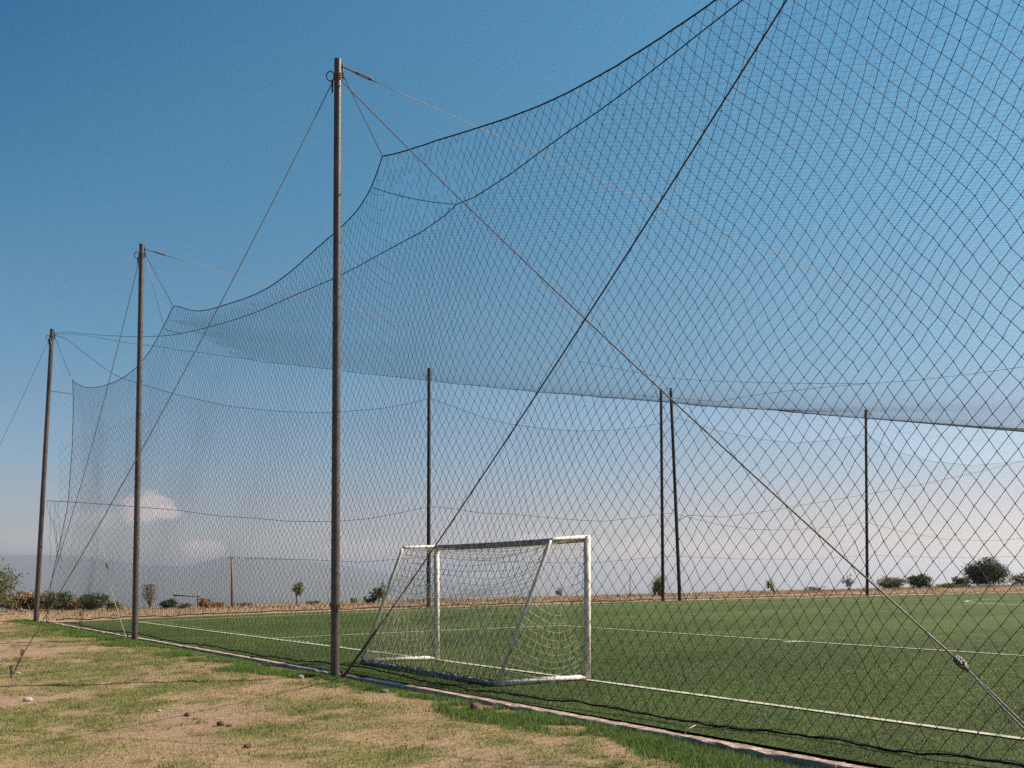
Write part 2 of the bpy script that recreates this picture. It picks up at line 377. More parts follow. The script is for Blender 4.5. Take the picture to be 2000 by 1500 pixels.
def ground_col(x, y):
    t, q = tq(x, y); g, b, l = cover(x, y)
    c = C_STRAW + 0 * x[:, None]
    n = fbm(x * 1.9, y * 1.9, 61, 4)[:, None]
    c = c * (0.8 + 0.4 * n)
    c = c * (1 - g[:, None] * 0.8) + C_GREEN * g[:, None] * 0.8
    dirtc = C_DIRT * (0.85 + 0.35 * fbm(x * 3.1, y * 3.1, 71, 3)[:, None])
    c = c * (1 - b[:, None] * 0.85) + dirtc * b[:, None] * 0.85
    c = c * (1 - l[:, None]) + C_LUSH * l[:, None]
    c = np.where(((t > 0.2) & (q < -0.9))[:, None], np.array([0.05, 0.04, 0.03]), c)  # soil inside the kerb, coloured dark to paint in the gap's shadow strip
    k = smooth(q, -1.0, 0.2)[:, None] * (0.6 + 0.4 * smooth(t, -4, 2)[:, None])
    bc = C_BANK * (0.75 + 0.5 * fbm(x * 0.9, y * 0.9, 81, 4)[:, None])
    return c * (1 - k) + bc * k
def grid_axis(segs):
    out = []
    for a, b, st in segs: out.append(np.arange(a, b, st))
    return np.concatenate(out + [[segs[-1][1]]])
def grid_mesh(name, ts, qs, hfun, material, cfun=None):
    T, Q = np.meshgrid(ts, qs, indexing='ij'); x, y = xy(T.ravel(), Q.ravel())
    z = hfun(x, y); v = np.stack([x, y, z], 1); nq = len(qs)
    i = (np.arange(len(ts) - 1)[:, None] * nq + np.arange(nq - 1)[None]).ravel()
    f = np.stack([i, i + nq, i + nq + 1, i + 1], 1)
    f = f[:, ::-1]
    return mesh_np(name, v, f, material, True, cfun(x, y) if cfun else None)
GM = nodemat_ground()
ts = grid_axis([(-60, -16, 2.0), (-16, -7, 0.3), (-7, 0.35, 0.07), (0.35, 2, 0.3), (2, 110, 3.0)])
qs = grid_axis([(-60, -37, 2.0), (-37, 2, 0.09), (2, 14, 0.4), (14, 42, 3.0)])
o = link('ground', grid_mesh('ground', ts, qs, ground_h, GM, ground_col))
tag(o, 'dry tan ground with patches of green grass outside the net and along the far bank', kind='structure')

# plain and ridges far below the hilltop
def land():
    m = mat('hazy_scrubland', (0.075, 0.09, 0.075), 0.95, spec=0.1, var=0.2, scale=0.004, col2=(0.1, 0.1, 0.08))
    n = 420; rr = np.concatenate([np.linspace(20, 300, 12), np.geomspace(360, 15000, 46), np.geomspace(17000, 46000, 12)])
    a = np.linspace(0, 2 * np.pi, n, endpoint=False)
    R, A = np.meshgrid(rr, a, indexing='ij'); x = np.sin(A) * R; y = np.cos(A) * R
    px0_ = np.where(y > 0, CX + F * np.tan(np.clip(A - 2 * np.pi * (A > np.pi), -1.2, 1.2)), 0.0); far_ = smooth(px0_, 500, 1250)
    z = -6 - (134 + 170 * far_) * smooth(R, 60, 900) + (fbm(x / 700, y / 700, 91) - 0.5) * 30 * smooth(R, 300, 2500)
    px = np.where(y > 0, CX + F * np.tan(np.clip(A - 2 * np.pi * (A > np.pi), -1.2, 1.2)), 1000.0)
    ridge = np.interp(px, [-2500, -900, 0, 150, 300, 370, 450, 550, 700, 900, 1150, 1400, 2000, 4000], [140, 158, 164, 160, 72, 80, 168, 150, 132, 118, 90, 70, 60, 90])
    ridge = np.where(y > 0, ridge, 150) + (fbm(x / 900, y / 900, 95, 5) - 0.5) * 22
    z = z + (ridge + 136) * smooth(R, 7000, 9800) * (1 - far_) - 60 * smooth(R, 10500, 15000) * (1 - far_)
    z = np.minimum(z, 205)
    sub = np.exp(-((px + 60) / 240.0) ** 2) * np.exp(-((R - 4300) / 900.0) ** 2) * (y > 0)
    z = z + sub * 60
    k = len(rr); i = (np.arange(k - 1)[:, None] * n + np.arange(n)[None]); j = (np.arange(k - 1)[:, None] * n + (np.arange(n)[None] + 1) % n)
    f = np.stack([i, j, j + n, i + n], -1).reshape(-1, 4)[:, ::-1]
    o = link('hills', mesh_np('hills', np.stack([x, y, z], -1).reshape(-1, 3), f, m, True))
    tag(o, 'blue hazy plain and long low ridge far beyond the hilltop', kind='structure')
land()

# ------------------------------------------------------------------ artificial pitch, markings, kerb
def turf_mat():
    m = bpy.data.materials.new('artificial_turf'); m.use_nodes = True; nt = m.node_tree; b = nt.nodes['Principled BSDF']
    tc = nt.nodes.new('ShaderNodeTexCoord')
    def noise(s, d=4, r=0.6, vec=None):
        n = nt.nodes.new('ShaderNodeTexNoise'); n.inputs['Scale'].default_value = s; n.inputs['Detail'].default_value = d; n.inputs['Roughness'].default_value = r
        nt.links.new(vec or tc.outputs['Object'], n.inputs['Vector']); return n.outputs['Fac']
    def mr(i, a0, a1, b0, b1):
        n = nt.nodes.new('ShaderNodeMapRange'); nt.links.new(i, n.inputs[0])
        for k, v in zip((1, 2, 3, 4), (a0, a1, b0, b1)): n.inputs[k].default_value = v
        return n.outputs[0]
    c = nt.nodes.new('ShaderNodeMixRGB'); c.inputs[1].default_value = (0.064, 0.094, 0.020, 1); c.inputs[2].default_value = (0.086, 0.114, 0.026, 1)
    nt.links.new(mr(noise(0.35, 5), 0.35, 0.65, 0, 1), c.inputs[0])
    hs = nt.nodes.new('ShaderNodeHueSaturation'); nt.links.new(c.outputs[0], hs.inputs['Color'])
    nt.links.new(mr(noise(60, 4, 0.8), 0.3, 0.7, 0.5, 1.5), hs.inputs['Value'])
    # rolls of turf laid across the pitch: pile leaning one way, then the other
    rot = nt.nodes.new('ShaderNodeVectorMath'); rot.operation = 'DOT_PRODUCT'; nt.links.new(tc.outputs['Object'], rot.inputs[0]); rot.inputs[1].default_value = (U[0], U[1], 0)
    sn = nt.nodes.new('ShaderNodeMath'); sn.operation = 'MULTIPLY_ADD'; sn.inputs[1].default_value = np.pi / 3.8; sn.inputs[2].default_value = -float(P1 @ U) * np.pi / 3.8; nt.links.new(rot.outputs['Value'], sn.inputs[0])
    s2 = nt.nodes.new('ShaderNodeMath'); s2.operation = 'SINE'; nt.links.new(sn.outputs[0], s2.inputs[0])
    hb = nt.nodes.new('ShaderNodeHueSaturation'); nt.links.new(hs.outputs[0], hb.inputs['Color']); nt.links.new(mr(s2.outputs[0], -0.06, 0.06, 0.93, 1.06), hb.inputs['Value']); hs = hb
    wr = nt.nodes.new('ShaderNodeHueSaturation'); nt.links.new(hs.outputs[0], wr.inputs['Color']); nt.links.new(mr(noise(1.3, 6, 0.7), 0.35, 0.7, 0.86, 1.16), wr.inputs['Value']); hs = wr
    sp = nt.nodes.new('ShaderNodeMixRGB'); nt.links.new(mr(noise(110, 2), 0.66, 0.72, 0, 0.7), sp.inputs[0])
    nt.links.new(hs.outputs[0], sp.inputs[1]); sp.inputs[2].default_value = (0.22, 0.25, 0.13, 1)
    nt.links.new(sp.outputs[0], b.inputs['Base Color'])
    b.inputs['Roughness'].default_value = 0.8; b.inputs['Specular IOR Level'].default_value = 0.15
    bp = nt.nodes.new('ShaderNodeBump'); bp.inputs['Strength'].default_value = 0.9; bp.inputs['Distance'].default_value = 0.03
    nt.links.new(noise(70, 4, 0.8), bp.inputs['Height']); nt.links.new(bp.outputs[0], b.inputs['Normal'])
    return m
ts2 = grid_axis([(0.46, 6, 0.5), (6, 40, 1.0), (40, 100, 3.0)]); qs2 = grid_axis([(-58, -34, 2.0), (-34, -0.85, 0.8)])
turf = link('turf_pitch', grid_mesh('turf_pitch', ts2, qs2, lambda x, y: crown(tq(x, y)[0]), turf_mat()))
tag(turf, 'green artificial turf pitch with worn white lines', kind='structure')
def marking(name, pts, w=0.10, label=None):
    pts = np.asarray(pts, float)
    p = dense(pts, 0.8); d = np.gradient(p[:, :2], axis=0); d /= np.linalg.norm(d, axis=1, keepdims=True)
    nrm = np.stack([-d[:, 1], d[:, 0]], 1); r = np.random.default_rng(len(p))
    wob = 1 + r.normal(0, 0.05, (len(p), 1))
    a = p[:, :2] + nrm * w / 2 * wob; b = p[:, :2] - nrm * w / 2 * wob
    z = crown(tq(p[:, 0], p[:, 1])[0]) + 0.012
    v = np.concatenate([np.c_[a, z], np.c_[b, z]]); k = len(p); i = np.arange(k - 1)
    f = np.stack([i, i + 1, i + 1 + k, i + k], 1)[:, ::-1]
    o = link(name, mesh_np(name, v, f, M['line']), turf)
    if label: o['label'] = label
    return o
cornr = on_pitch(270, 1215)
gl = [cornr, on_pitch(854, 1289.5), on_pitch(1148, 1329), on_pitch(2000, 1445)]
gdir = (gl[3] - gl[2]); gl.append(gl[3] + gdir * 1.5)
marking('goal_line', gl, 0.11, 'long white goal line running under the goal')
far_end = on_pitch(1900, 1158.5); marking('touch_line', [cornr, on_pitch(900, 1189.5), on_pitch(1300, 1178.5), far_end, far_end + (far_end - cornr) * 0.3], 0.11, 'white touch line along the far edge of the turf')
pa, pb = on_pitch(532, 1247.5), on_pitch(1095, 1222.5)
marking('penalty_area_line', [pa, pb], 0.10, 'side line of the penalty area, left of the goal')
pc = on_pitch(2000, 1281.5)
marking('penalty_area_line', [pb, on_pitch(1550, 1252.5), pc, pc + (pc - pb)], 0.10, 'front line of the penalty area, beyond the goal')
marking('penalty_mark', [on_pitch(1533, 1255), on_pitch(1566, 1253.5)], 0.16)
ha, hb = on_pitch(1560, 1170), on_pitch(2000, 1181.5); marking('halfway_line', [ha, hb, hb + (hb - ha) * 0.4], 0.09)
cc = np.array([27.6, 44.5]); an = np.linspace(rad(95), rad(285), 40)
marking('centre_circle', [(cc[0] + 7.2 * math.cos(a), cc[1] + 7.2 * math.sin(a), 0) for a in an], 0.13)

kerb = thing('kerb', 'low pale concrete kerb between the dry ground and the turf', None); kerb['kind'] = 'structure'
KQ = list(np.arange(-36.0, 0.01, 2.4)); KQ[-1] = 0.15
def kerb_stone(q0, q1, seed):
    r = np.random.default_rng(seed); n = 14; qq = np.linspace(q0 + 0.006, q1 - 0.006, n)
    prof = [(0.140, -0.30), (0.137, 0.020), (0.150, 0.034), (0.272, 0.036), (0.284, 0.020), (0.284, -0.30)]
    v = []
    for k, q in enumerate(qq):
        for (t, z) in prof:
            up = z > 0
            tt = t + r.normal(0, 0.0035) * up; zz = z + r.normal(0, 0.0022) * up - (0.02 * (r.random() < 0.06)) * up
            x, y = xy(tt, q); v.append((x, y, zz - 0.02 * smooth(-(q + 22), 2, 12)))
    m_ = len(prof); f = []
    for k in range(n - 1):
        for j in range(m_ - 1): f.append((k * m_ + j, k * m_ + j + 1, (k + 1) * m_ + j + 1, (k + 1) * m_ + j))
    f6 = [tuple(range(m_))[::-1], tuple((n - 1) * m_ + j for j in range(m_))]
    return link('kerb_stone', mesh_np('kerb_stone', np.array(v), [np.array(f), np.array(f6)], M['concrete']), kerb)
for i, (a, b) in enumerate(zip(KQ[:-1], KQ[1:])): kerb_stone(a, b, i)

# ------------------------------------------------------------------ grass
def blades(name, x, y, z, hgt, wid, col, lean=0.5, label=None, seed=0, bm=None):
    r = np.random.default_rng(seed); n = len(x); a = r.uniform(0, 2 * np.pi, n); la = r.uniform(0, 2 * np.pi, n)
    dx, dy = np.cos(a) * wid / 2, np.sin(a) * wid / 2; lx = np.cos(la) * hgt * lean * r.uniform(0.2, 1.3, n); ly = np.sin(la) * hgt * lean * r.uniform(0.2, 1.3, n)
    v = np.stack([np.stack([x - dx, y - dy, z], 1), np.stack([x + dx, y + dy, z], 1), np.stack([x + lx, y + ly, z + hgt], 1)], 1).reshape(-1, 3)
    f = np.arange(3 * n).reshape(-1, 3)
    o = link(name, mesh_np(name, v, f, bm or M['blade'], False, np.repeat(col, 3, 0)))
    return tag(o, label, kind='stuff')
def scatter(n, t0, t1, q0, q1, seed):
    r = np.random.default_rng(seed); t = r.uniform(t0, t1, n); q = r.uniform(q0, q1, n); x, y = xy(t, q)
    vis = (y > 6) & (np.abs(x) < 0.56 * y + 0.8); return t[vis], q[vis], x[vis], y[vis], r
t, q, x, y, r = scatter(1100000, -6.6, 0.12, -35.5, 1.5, 3)
g, b, l = cover(x, y); n1 = r.random(len(x))
keep = n1 < (0.42 + 0.5 * g - 0.46 * b) * np.clip(1.15 - y / 60, 0.3, 1) * (1 - l)
k = keep; xs, ys = x[k], y[k]; isg = r.random(k.sum()) < (0.06 + 0.8 * g[k])
colr = np.where(isg[:, None], np.array([0.19, 0.225, 0.05]), np.array([0.42, 0.292, 0.165])) * r.uniform(0.45, 1.4, (k.sum(), 1))
hh = np.where(isg, r.uniform(0.012, 0.04, k.sum()), r.uniform(0.008, 0.03, k.sum()))
blades('short_grass', xs, ys, ground_h(xs, ys) - 0.004, hh, r.uniform(0.003, 0.007, k.sum()) * (1 + ys / 25), colr, 0.9, 'short dry and green grass on the ground outside the net', 4)
t, q, x, y, r = scatter(520000, -1.6, 0.125, -35.5, 0.5, 5)
g, b, l = cover(x, y); k = r.random(len(x)) < l
xs, ys = x[k], y[k]; n = k.sum()
colr = np.array([0.10, 0.19, 0.028]) * r.uniform(0.55, 1.35, (n, 1)) * np.array([1, 1, 1]) + np.array([0.03, 0.0, 0]) * r.random((n, 1))
hh = r.uniform(0.03, 0.09, n) * (0.6 + 0.9 * fbm(xs * 2.2, ys * 2.2, 66)) * (1 - 0.5 * smooth(t[k], -0.25, 0.0) * (1 - smooth(-(q[k] + 22), 1, 8)))
blades('lush_grass', xs, ys, ground_h(xs, ys) - 0.006, hh, r.uniform(0.004, 0.008, n) * (1 + ys / 25), colr, 0.7, 'taller bright green grass along the outer side of the kerb', 6)
t, q, x, y, r = scatter(1900000, 0.45, 20, -38, -4, 8)
k = r.random(len(x)) < np.where(t < 1.1, 1.0, 0.75) * (1 - smooth(t + 2.0 * (fbm(x * 0.8, y * 0.8, 15) - 0.5), 2, 20)) * (1 - 0.75 * smooth(y, 9, 28)); xs, ys = x[k], y[k]; n = k.sum(); tt = t[k]
colr = np.array([0.050, 0.088, 0.018]) * r.uniform(0.7, 1.3, (n, 1)) * (1 + 0.10 * np.sign(np.sin(q[k] * np.pi / 3.8)))[:, None]; sp = r.random(n) < 0.025; colr[sp] = np.array([0.15, 0.18, 0.085])
nearline = np.zeros(n, bool)
ga, gb = gl[2][:2], gl[3][:2]; gn = np.array([-(gb - ga)[1], (gb - ga)[0]]) / np.linalg.norm(gb - ga)
nearline = np.abs((np.stack([xs, ys], 1) - ga) @ gn) < 0.055
colr[nearline] = np.array([0.46, 0.44, 0.37]) * r.uniform(0.7, 1.15, (nearline.sum(), 1))
blades('turf_fibres', xs, ys, crown(tt) - 0.004, r.uniform(0.012, 0.03, n), r.uniform(0.003, 0.006, n) * (1 + ys / 24), colr, 0.8, 'green plastic fibres of the turf nearest the kerb', 9, M['fibre'])
r = np.random.default_rng(77); nt_ = 1500
t = r.uniform(-6.2, -0.1, nt_); q = r.uniform(-34, 1, nt_); cx_, cy_ = xy(t, q); vis = (np.abs(cx_) < 0.56 * cy_ + 0.5) & (cy_ > 7); cx_, cy_ = cx_[vis], cy_[vis]
gg, bb, ll = cover(cx_, cy_); keep = r.random(len(cx_)) < (0.25 + 0.75 * gg); cx_, cy_, gg = cx_[keep], cy_[keep], gg[keep]
nb = 34; xs = np.repeat(cx_, nb) + r.normal(0, 0.045, len(cx_) * nb); ys = np.repeat(cy_, nb) + r.normal(0, 0.045, len(cx_) * nb); isg = np.repeat(r.random(len(cx_)) < 0.25 + 0.65 * gg, nb); n = len(xs)
colr = np.where(isg[:, None], np.array([0.11, 0.155, 0.03]), np.array([0.34, 0.25, 0.13])) * r.uniform(0.5, 1.4, (n, 1))
blades('grass_tufts', xs, ys, ground_h(xs, ys) - 0.004, np.repeat(r.uniform(0.025, 0.075, len(cx_)), nb) * r.uniform(0.5, 1.2, n), r.uniform(0.003, 0.006, n) * (1 + ys / 25), colr, 0.9, 'loose tufts of green and dry grass dotted over the bare ground', 78)
n = 9000; t = r.uniform(-6.4, -0.1, n); q = r.uniform(-35, 1, n); xs, ys = xy(t, q); vis = (np.abs(xs) < 0.56 * ys + 0.5) & (ys > 7); xs, ys = xs[vis], ys[vis]; n = len(xs)
blades('straw_litter', xs, ys, ground_h(xs, ys) + 0.006, r.uniform(0.004, 0.014, n), r.uniform(0.004, 0.007, n) * (1 + ys / 30), np.array([0.50, 0.38, 0.22]) * r.uniform(0.45, 1.25, (n, 1)), 7.0, 'dead straw stalks lying on the dry ground', 79)
nt_ = 1500; t = r.uniform(-6.2, -0.15, nt_); q = r.uniform(-34, 1, nt_); cx_, cy_ = xy(t, q); gg, bb, ll = cover(cx_, cy_); vis = (np.abs(cx_) < 0.56 * cy_ + 0.5) & (cy_ > 7) & (r.random(nt_) < 0.15 + 0.85 * bb) & (ll < 0.4); cx_, cy_ = cx_[vis], cy_[vis]
_k = MB(); _k.knots(np.stack([cx_, cy_, ground_h(cx_, cy_) + 0.003], 1), r.gamma(2.0, 0.003, len(cx_)) + 0.003)
o = _k.build('pebbles', M['stone']); tag(o, 'scattered small pebbles and crumbs on the bare ground', kind='stuff')
# taller weeds and dry tussocks on the bank and the left verge
t, q, x, y, r = scatter(60000, -14, 75, 0.2, 7, 12)
xs, ys = x, y; n = len(xs)
colr = np.where((r.random((n, 1)) < 0.12), np.array([[0.16, 0.17, 0.06]]), np.array([[0.42, 0.29, 0.17]])) * r.uniform(0.6, 1.25, (n, 1))
hh = r.uniform(0.03, 0.14, n) * (0.4 + fbm(xs * 0.6, ys * 0.6, 77)); hh[r.random(n) < 0.01] *= 3
blades('dry_bank_grass', xs, ys, ground_h(xs, ys) - 0.01, hh, r.uniform(0.02, 0.04, n), colr, 0.6, 'straw coloured dry grass on the low bank beyond the pitch', 13)

# ------------------------------------------------------------------ poles
def make_pole(base, top, r, label, hook=True, seed=0, group='tall steel poles holding the nets', pm='pole'):
    base = np.asarray(base, float); top = np.asarray(top, float)
    o = thing('net_pole', label, 'pole', group, tuple(base))
    ax = top - base; L = np.linalg.norm(ax); ax /= L
    m = MB(); k = np.linspace(-0.4 / L, 1, 14)[:, None]; rk = r * (1.0 - 0.2 * np.clip(k[:, 0], 0, 1)); m.tube(base + (top - base) * k, rk, 24, caps=False); r0 = r; r = r * 0.8
    # open pipe mouth: inner wall a little way down
    m.tube(np.stack([top, top - ax * 0.25]), r * 0.86, 24, caps=True)
    a = np.linspace(0, 2 * np.pi, 24, endpoint=False)
    ring = lambda rr: np.stack([top[0] + rr * np.cos(a), top[1] + rr * np.sin(a), np.full(24, top[2])], 1)
    m.add(np.concatenate([ring(r), ring(r * 0.86)]), [(j, (j + 1) % 24, 24 + (j + 1) % 24, 24 + j) for j in range(24)])
    m.build('shaft', M[pm], o, True)
    for i, fr in enumerate((0.2, 0.42, 0.63, 0.8)):      # weld beads where lengths of pipe join
        p = base + ax * L * fr; w = MB(); rw = r0 * (1 - 0.2 * fr); w.tube(np.stack([p - ax * 0.012, p, p + ax * 0.012]), [rw * 1.0, rw * 1.035, rw * 1.0], 20, caps=False); w.build('weld', M['iron'], o, True)
    if hook:
        p = base + ax * (L - 0.33); w = MB(); w.tube(coil(p, r + 0.008, 0.008, 4, 0.03, 0.35, seed), 0.009, 6); w.build('wire_wrap', M['iron'], o, True)
        w = MB(); c = p + np.array([-r - 0.03, 0, 0.02]); th = np.linspace(0, 2 * np.pi, 16)
        w.tube(np.stack([c[0] + 0.06 * np.cos(th) - 0.03, c[1] + 0 * th, c[2] + 0.075 * np.sin(th) + 0.05], 1), 0.009, 6)
        w.tube(np.stack([c + np.array([0, 0, -0.02]), c + np.array([0.0, 0.01, -0.2])]), [0.02, 0.012], 6)
        w.build('loose_wire_loop', M['iron'], o, True)
        w = MB(); c = base + ax * (L - 0.12) + np.array([r, 0, 0]); w.tube(np.stack([c - np.array([r * 1.6, 0, 0.1]), c, c + np.array([0.03, 0, 0.01])]), 0.014, 6)
        w.tube(np.stack([c + np.array([0.02, 0, 0.05]), c + np.array([0.025, 0, -0.18])]), 0.014, 6); w.build('hook', M['iron'], o, True)
    return o
poleP = {}
def pole_px(key, bx, by, tx, ty, depth, r, label, bz=None, **kw):
    b = at_depth(bx, by, depth); t = at_depth(tx, ty, depth); b[2] = gh(b[0], b[1]) if bz is None else bz
    poleP[key] = (b, t); return make_pole(b, t, r, label, **kw)
pole_px('P3', 654, 1322, 660, 116, 15.84, 0.070, 'nearest and tallest looking steel net pole, left of the white goal', seed=3)
pole_px('P2', 263, 1250, 277, 477, 24.6, 0.073, 'steel net pole standing second from the left beside the kerb', seed=2)
pole_px('P1', 70, 1215, 102, 643, 33.7, 0.082, 'leaning corner pole where the kerb ends at the far left', seed=1)
x4, y4 = xy(0.0, -22.05 - 12.0)
poleP['P4'] = (np.array([x4, y4, gh(x4, y4)]), np.array([x4 + 0.03, y4, 9.55]))
make_pole(*poleP['P4'], 0.070, 'steel net pole beside the kerb nearest the camera, beyond the frame edge', seed=4)
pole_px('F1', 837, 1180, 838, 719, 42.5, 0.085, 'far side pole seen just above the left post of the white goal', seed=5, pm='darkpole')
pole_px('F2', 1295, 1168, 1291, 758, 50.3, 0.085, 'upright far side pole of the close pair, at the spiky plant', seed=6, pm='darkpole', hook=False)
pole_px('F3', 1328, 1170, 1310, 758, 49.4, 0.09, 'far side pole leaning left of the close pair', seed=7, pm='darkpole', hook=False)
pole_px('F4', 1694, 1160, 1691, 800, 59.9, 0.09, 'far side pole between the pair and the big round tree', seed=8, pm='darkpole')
w = MB(); b3, t3 = poleP['P3']
wrp = thing('wire_binding', 'loop of wire bound round the nearest pole at about head height', 'wire', None, (b3[0], b3[1], 1.15))
w.tube(coil((b3[0] + 0.0, b3[1], 1.1), 0.076, 0.006, 2, 0.03, 0.6), 0.007, 6); w.build('wire_turns', M['iron'], wrp, True)
w = MB(); th = np.linspace(0, 5, 12); w.tube(np.stack([b3[0] + 0.11 + 0.035 * np.cos(th), b3[1] - 0.05 + 0 * th, 1.1 + 0.06 * np.sin(th)], 1), 0.006, 6); w.build('loose_end', M['iron'], wrp, True)

# ------------------------------------------------------------------ guy wires and cables
def turnbuckle(mb, a, b, w=0.02):
    a = np.asarray(a, float); b = np.asarray(b, float); d = (b - a); L = np.linalg.norm(d); d /= L
    n = np.cross(d, [0, 0, 1.0]); n /= max(np.linalg.norm(n), 1e-6)
    for s in (-1, 1): mb.tube(np.stack([a + n * 0, a + d * L * 0.2 + n * w * s, b - d * L * 0.2 + n * w * s, b]), w * 0.45, 6)
    mb.tube(np.stack([a - d * 0.05, a + d * L * 0.25]), w * 0.5, 6); mb.tube(np.stack([b - d * L * 0.25, b + d * 0.05]), w * 0.5, 6)
    for k in (0.2, 0.8): mb.knots([a + d * L * k], w * 1.2)
def wire(name, label, cat, pts, r, m, group=None, n=6):
    o = thing(name, label, cat, group, tuple(pts[0])); w = MB(); w.tube(pts, r, n); w.build('cable', m, o, True); return o
G = 'guy wires staying the net poles'
# nearest pole to the anchor on the dry ground
anc = on_dirt(22, 1326); a3 = t3 + np.array([-0.09, -0.02, -0.38])
top_anc = at_depth(42, 1282, anc[1] + 0.02)
c = catenary(a3, top_anc, 0.25, 30)
o = wire('guy_wire', 'grey guy wire from the nearest pole top down to a stake on the dry ground', 'guy wire', c, 0.0075, M['wire'], G)
w = MB(); turnbuckle(w, top_anc, anc + (top_anc - anc) * 0.35, 0.018); w.build('turnbuckle', M['iron'], o)
w = MB(); w.tube(np.stack([anc + np.array([0.01, 0, -0.2]), anc + np.array([0, 0, 0.16])]), 0.016, 8)
th = np.linspace(0, 2 * np.pi, 14); e = anc + np.array([0, 0, 0.19]); w.tube(np.stack([e[0] + 0.02 * np.cos(th), e[1] + 0 * th, e[2] - 0.01 + 0.024 * np.sin(th)], 1), 0.010, 6); w.build('anchor_stake', M['iron'], o, True)
w = MB(); w.tube(coil(top_anc + np.array([0.01, 0, 0.02]), 0.02, 0.006, 4, 0.022, 0.8), 0.006, 5); w.build('wire_wrap', M['iron'], o, True)
# second pole to the corner pole's foot
b2, t2 = poleP['P2']; b1, t1 = poleP['P1']
pts = [t2 + np.array([-0.09, 0, -0.5])]
e = b1 + np.array([0.12, -0.1, 0.1]); c = catenary(pts[0], e, 0.5, 30)
o = wire('guy_wire', 'thin guy wire from the second pole down to the foot of the corner pole', 'guy wire', c, 0.009, M['wire'], G)
# corner pole: out to the left, and the pale stay to the second pole's foot
e = at_depth(-160, 1185, 38); c = catenary(t1 + np.array([-0.09, 0, -0.3]), e, 0.2, 20)
o = wire('guy_wire', 'thin guy wire running from the corner pole top out past the left edge', 'guy wire', c, 0.007, M['wire'], G)
mid = at_depth(209, 1105, 27.5); e = b2 + np.array([-0.13, -0.12, 0.0])
o = thing('guy_wire', 'pale cord stay slanting from the corner pole top to the foot of the second pole', 'guy wire', G, tuple(t1))
w = MB(); w.tube(catenary(t1 + np.array([-0.02, -0.1, -0.3]), mid, 0.35, 26), 0.006, 6); w.build('cable', M['palewire'], o, True)
w = MB(); w.tube(catenary(mid - np.array([-0.06, 0, 0.45]), e, 0.05, 14), 0.011, 6); w.build('sleeve', M['palewire'], o, True)
w = MB(); w.tube(np.stack([mid + np.array([-0.04, 0, 0.1]), mid, mid - np.array([-0.04, 0, 0.12])]), [0.012, 0.032, 0.012], 8); w.build('clamp', M['iron'], o)
w = MB(); w.tube(np.stack([e + np.array([0, 0, -0.15]), e + np.array([0, 0, 0.14])]), 0.02, 8); w.build('anchor_stake', M['iron'], o)
# nearest pole to the lower right, with the clamp and doubled end
x_, y_ = 3.48, 5.0; anc4 = np.array([x_, y_, gh(x_, y_)])
s_ = t3 + np.array([0.09, -0.03, -0.38])
tot = np.linalg.norm(anc4 - s_)
cl = s_ + (anc4 - s_) * 0.66
wd_ = ray(1872, 1291); kk = None
k1 = cl[1]; cl = at_depth(1872, 1291, 8.35)
o = wire('guy_wire', 'thick grey guy wire crossing the net to the lower right, with a clamp', 'guy wire', catenary(s_, cl, 0.10, 30), 0.0085, M['wire'], G)
d = (anc4 - cl) / np.linalg.norm(anc4 - cl); side = np.cross(d, [0, 1.0, 0]); side /= np.linalg.norm(side)
w = MB(); turnbuckle(w, cl - d * 0.05, cl + d * 0.16, 0.03); w.build('turnbuckle', M['iron'], o)
w = MB()
for k in (0.0, 0.05, 0.1): w.tube(coil(cl + d * k, 0.02, 0.006, 2, 0.015, 0.9), 0.008, 5)
w.build('wire_wrap', M['palewire'], o, True)
q0 = cl + d * 0.2; w = MB(); w.tube(np.stack([q0, q0 + d * 0.35 + side * 0.012, anc4 + side * 0.05]), 0.008, 6); w.tube(np.stack([q0 + side * 0.012, q0 + d * 0.35 - side * 0.012, q0 + d * 0.7 - side * 0.02, anc4 - side * 0.02]), 0.007, 6); w.build('doubled_cable', M['wire'], o, True)
w = MB(); w.tube(np.stack([anc4 - np.array([0, 0, 0.2]), anc4 + np.array([0, 0, 0.1])]), 0.02, 8); w.build('anchor_stake', M['iron'], o)
# next pole top down to the foot of the nearest pole
b4, t4 = poleP['P4']; e = np.array([*xy(-0.02, -22.45), 0.03])
c = catenary(e, t4 + np.array([-0.06, 0.05, -0.3]), 0.28, 36)
o = wire('guy_wire', 'dark guy wire rising right from the foot of the nearest pole to the top edge', 'guy wire', c, 0.0088, M['darkwire'], G)
w = MB(); w.tube(c[0] + (c[3] - c[0]) * np.linspace(0, 1, 6)[:, None] * 1.1, 0.02, 6); w.build('wire_wrap', M['iron'], o, True)
w = MB(); w.tube(np.stack([e + np.array([0, 0, -0.15]), e + np.array([0, 0, 0.1])]), 0.022, 8); w.build('anchor_stake', M['iron'], o)
# cables over the field from the pole tops
def span(p, label, r=0.007):
    s0 = p + np.array([0.09, 0, -0.12]); pts = []
    for t in np.linspace(0, 64, 60):
        pts.append((s0[0] + V[0] * t, s0[1] + V[1] * t, s0[2] - 0.125 * t + 0.00205 * t * t))
    pts = np.array(pts); d = pts[1] - pts[0]; d /= np.linalg.norm(d)
    o = thing('span_cable', label, 'cable', 'cables spanning the field from the pole tops', tuple(s0))
    w = MB(); w.tube(np.concatenate([[s0 + d * 0.55], pts[1:]]), r, 6); w.build('cable', M['palewire'], o, True)
    w = MB(); turnbuckle(w, s0 + d * 0.18, s0 + d * 0.52, 0.022); w.tube(np.stack([s0, s0 + d * 0.2]), 0.012, 6); w.build('turnbuckle', M['iron'], o); return o
span(t3, 'pale cable running from the nearest pole top out over the field', 0.0055)
span(t2, 'pale cable running from the second pole top out over the field', 0.006)
x5, y5 = xy(62.0, -0.3); e5 = np.array([x5, y5, 9.2])
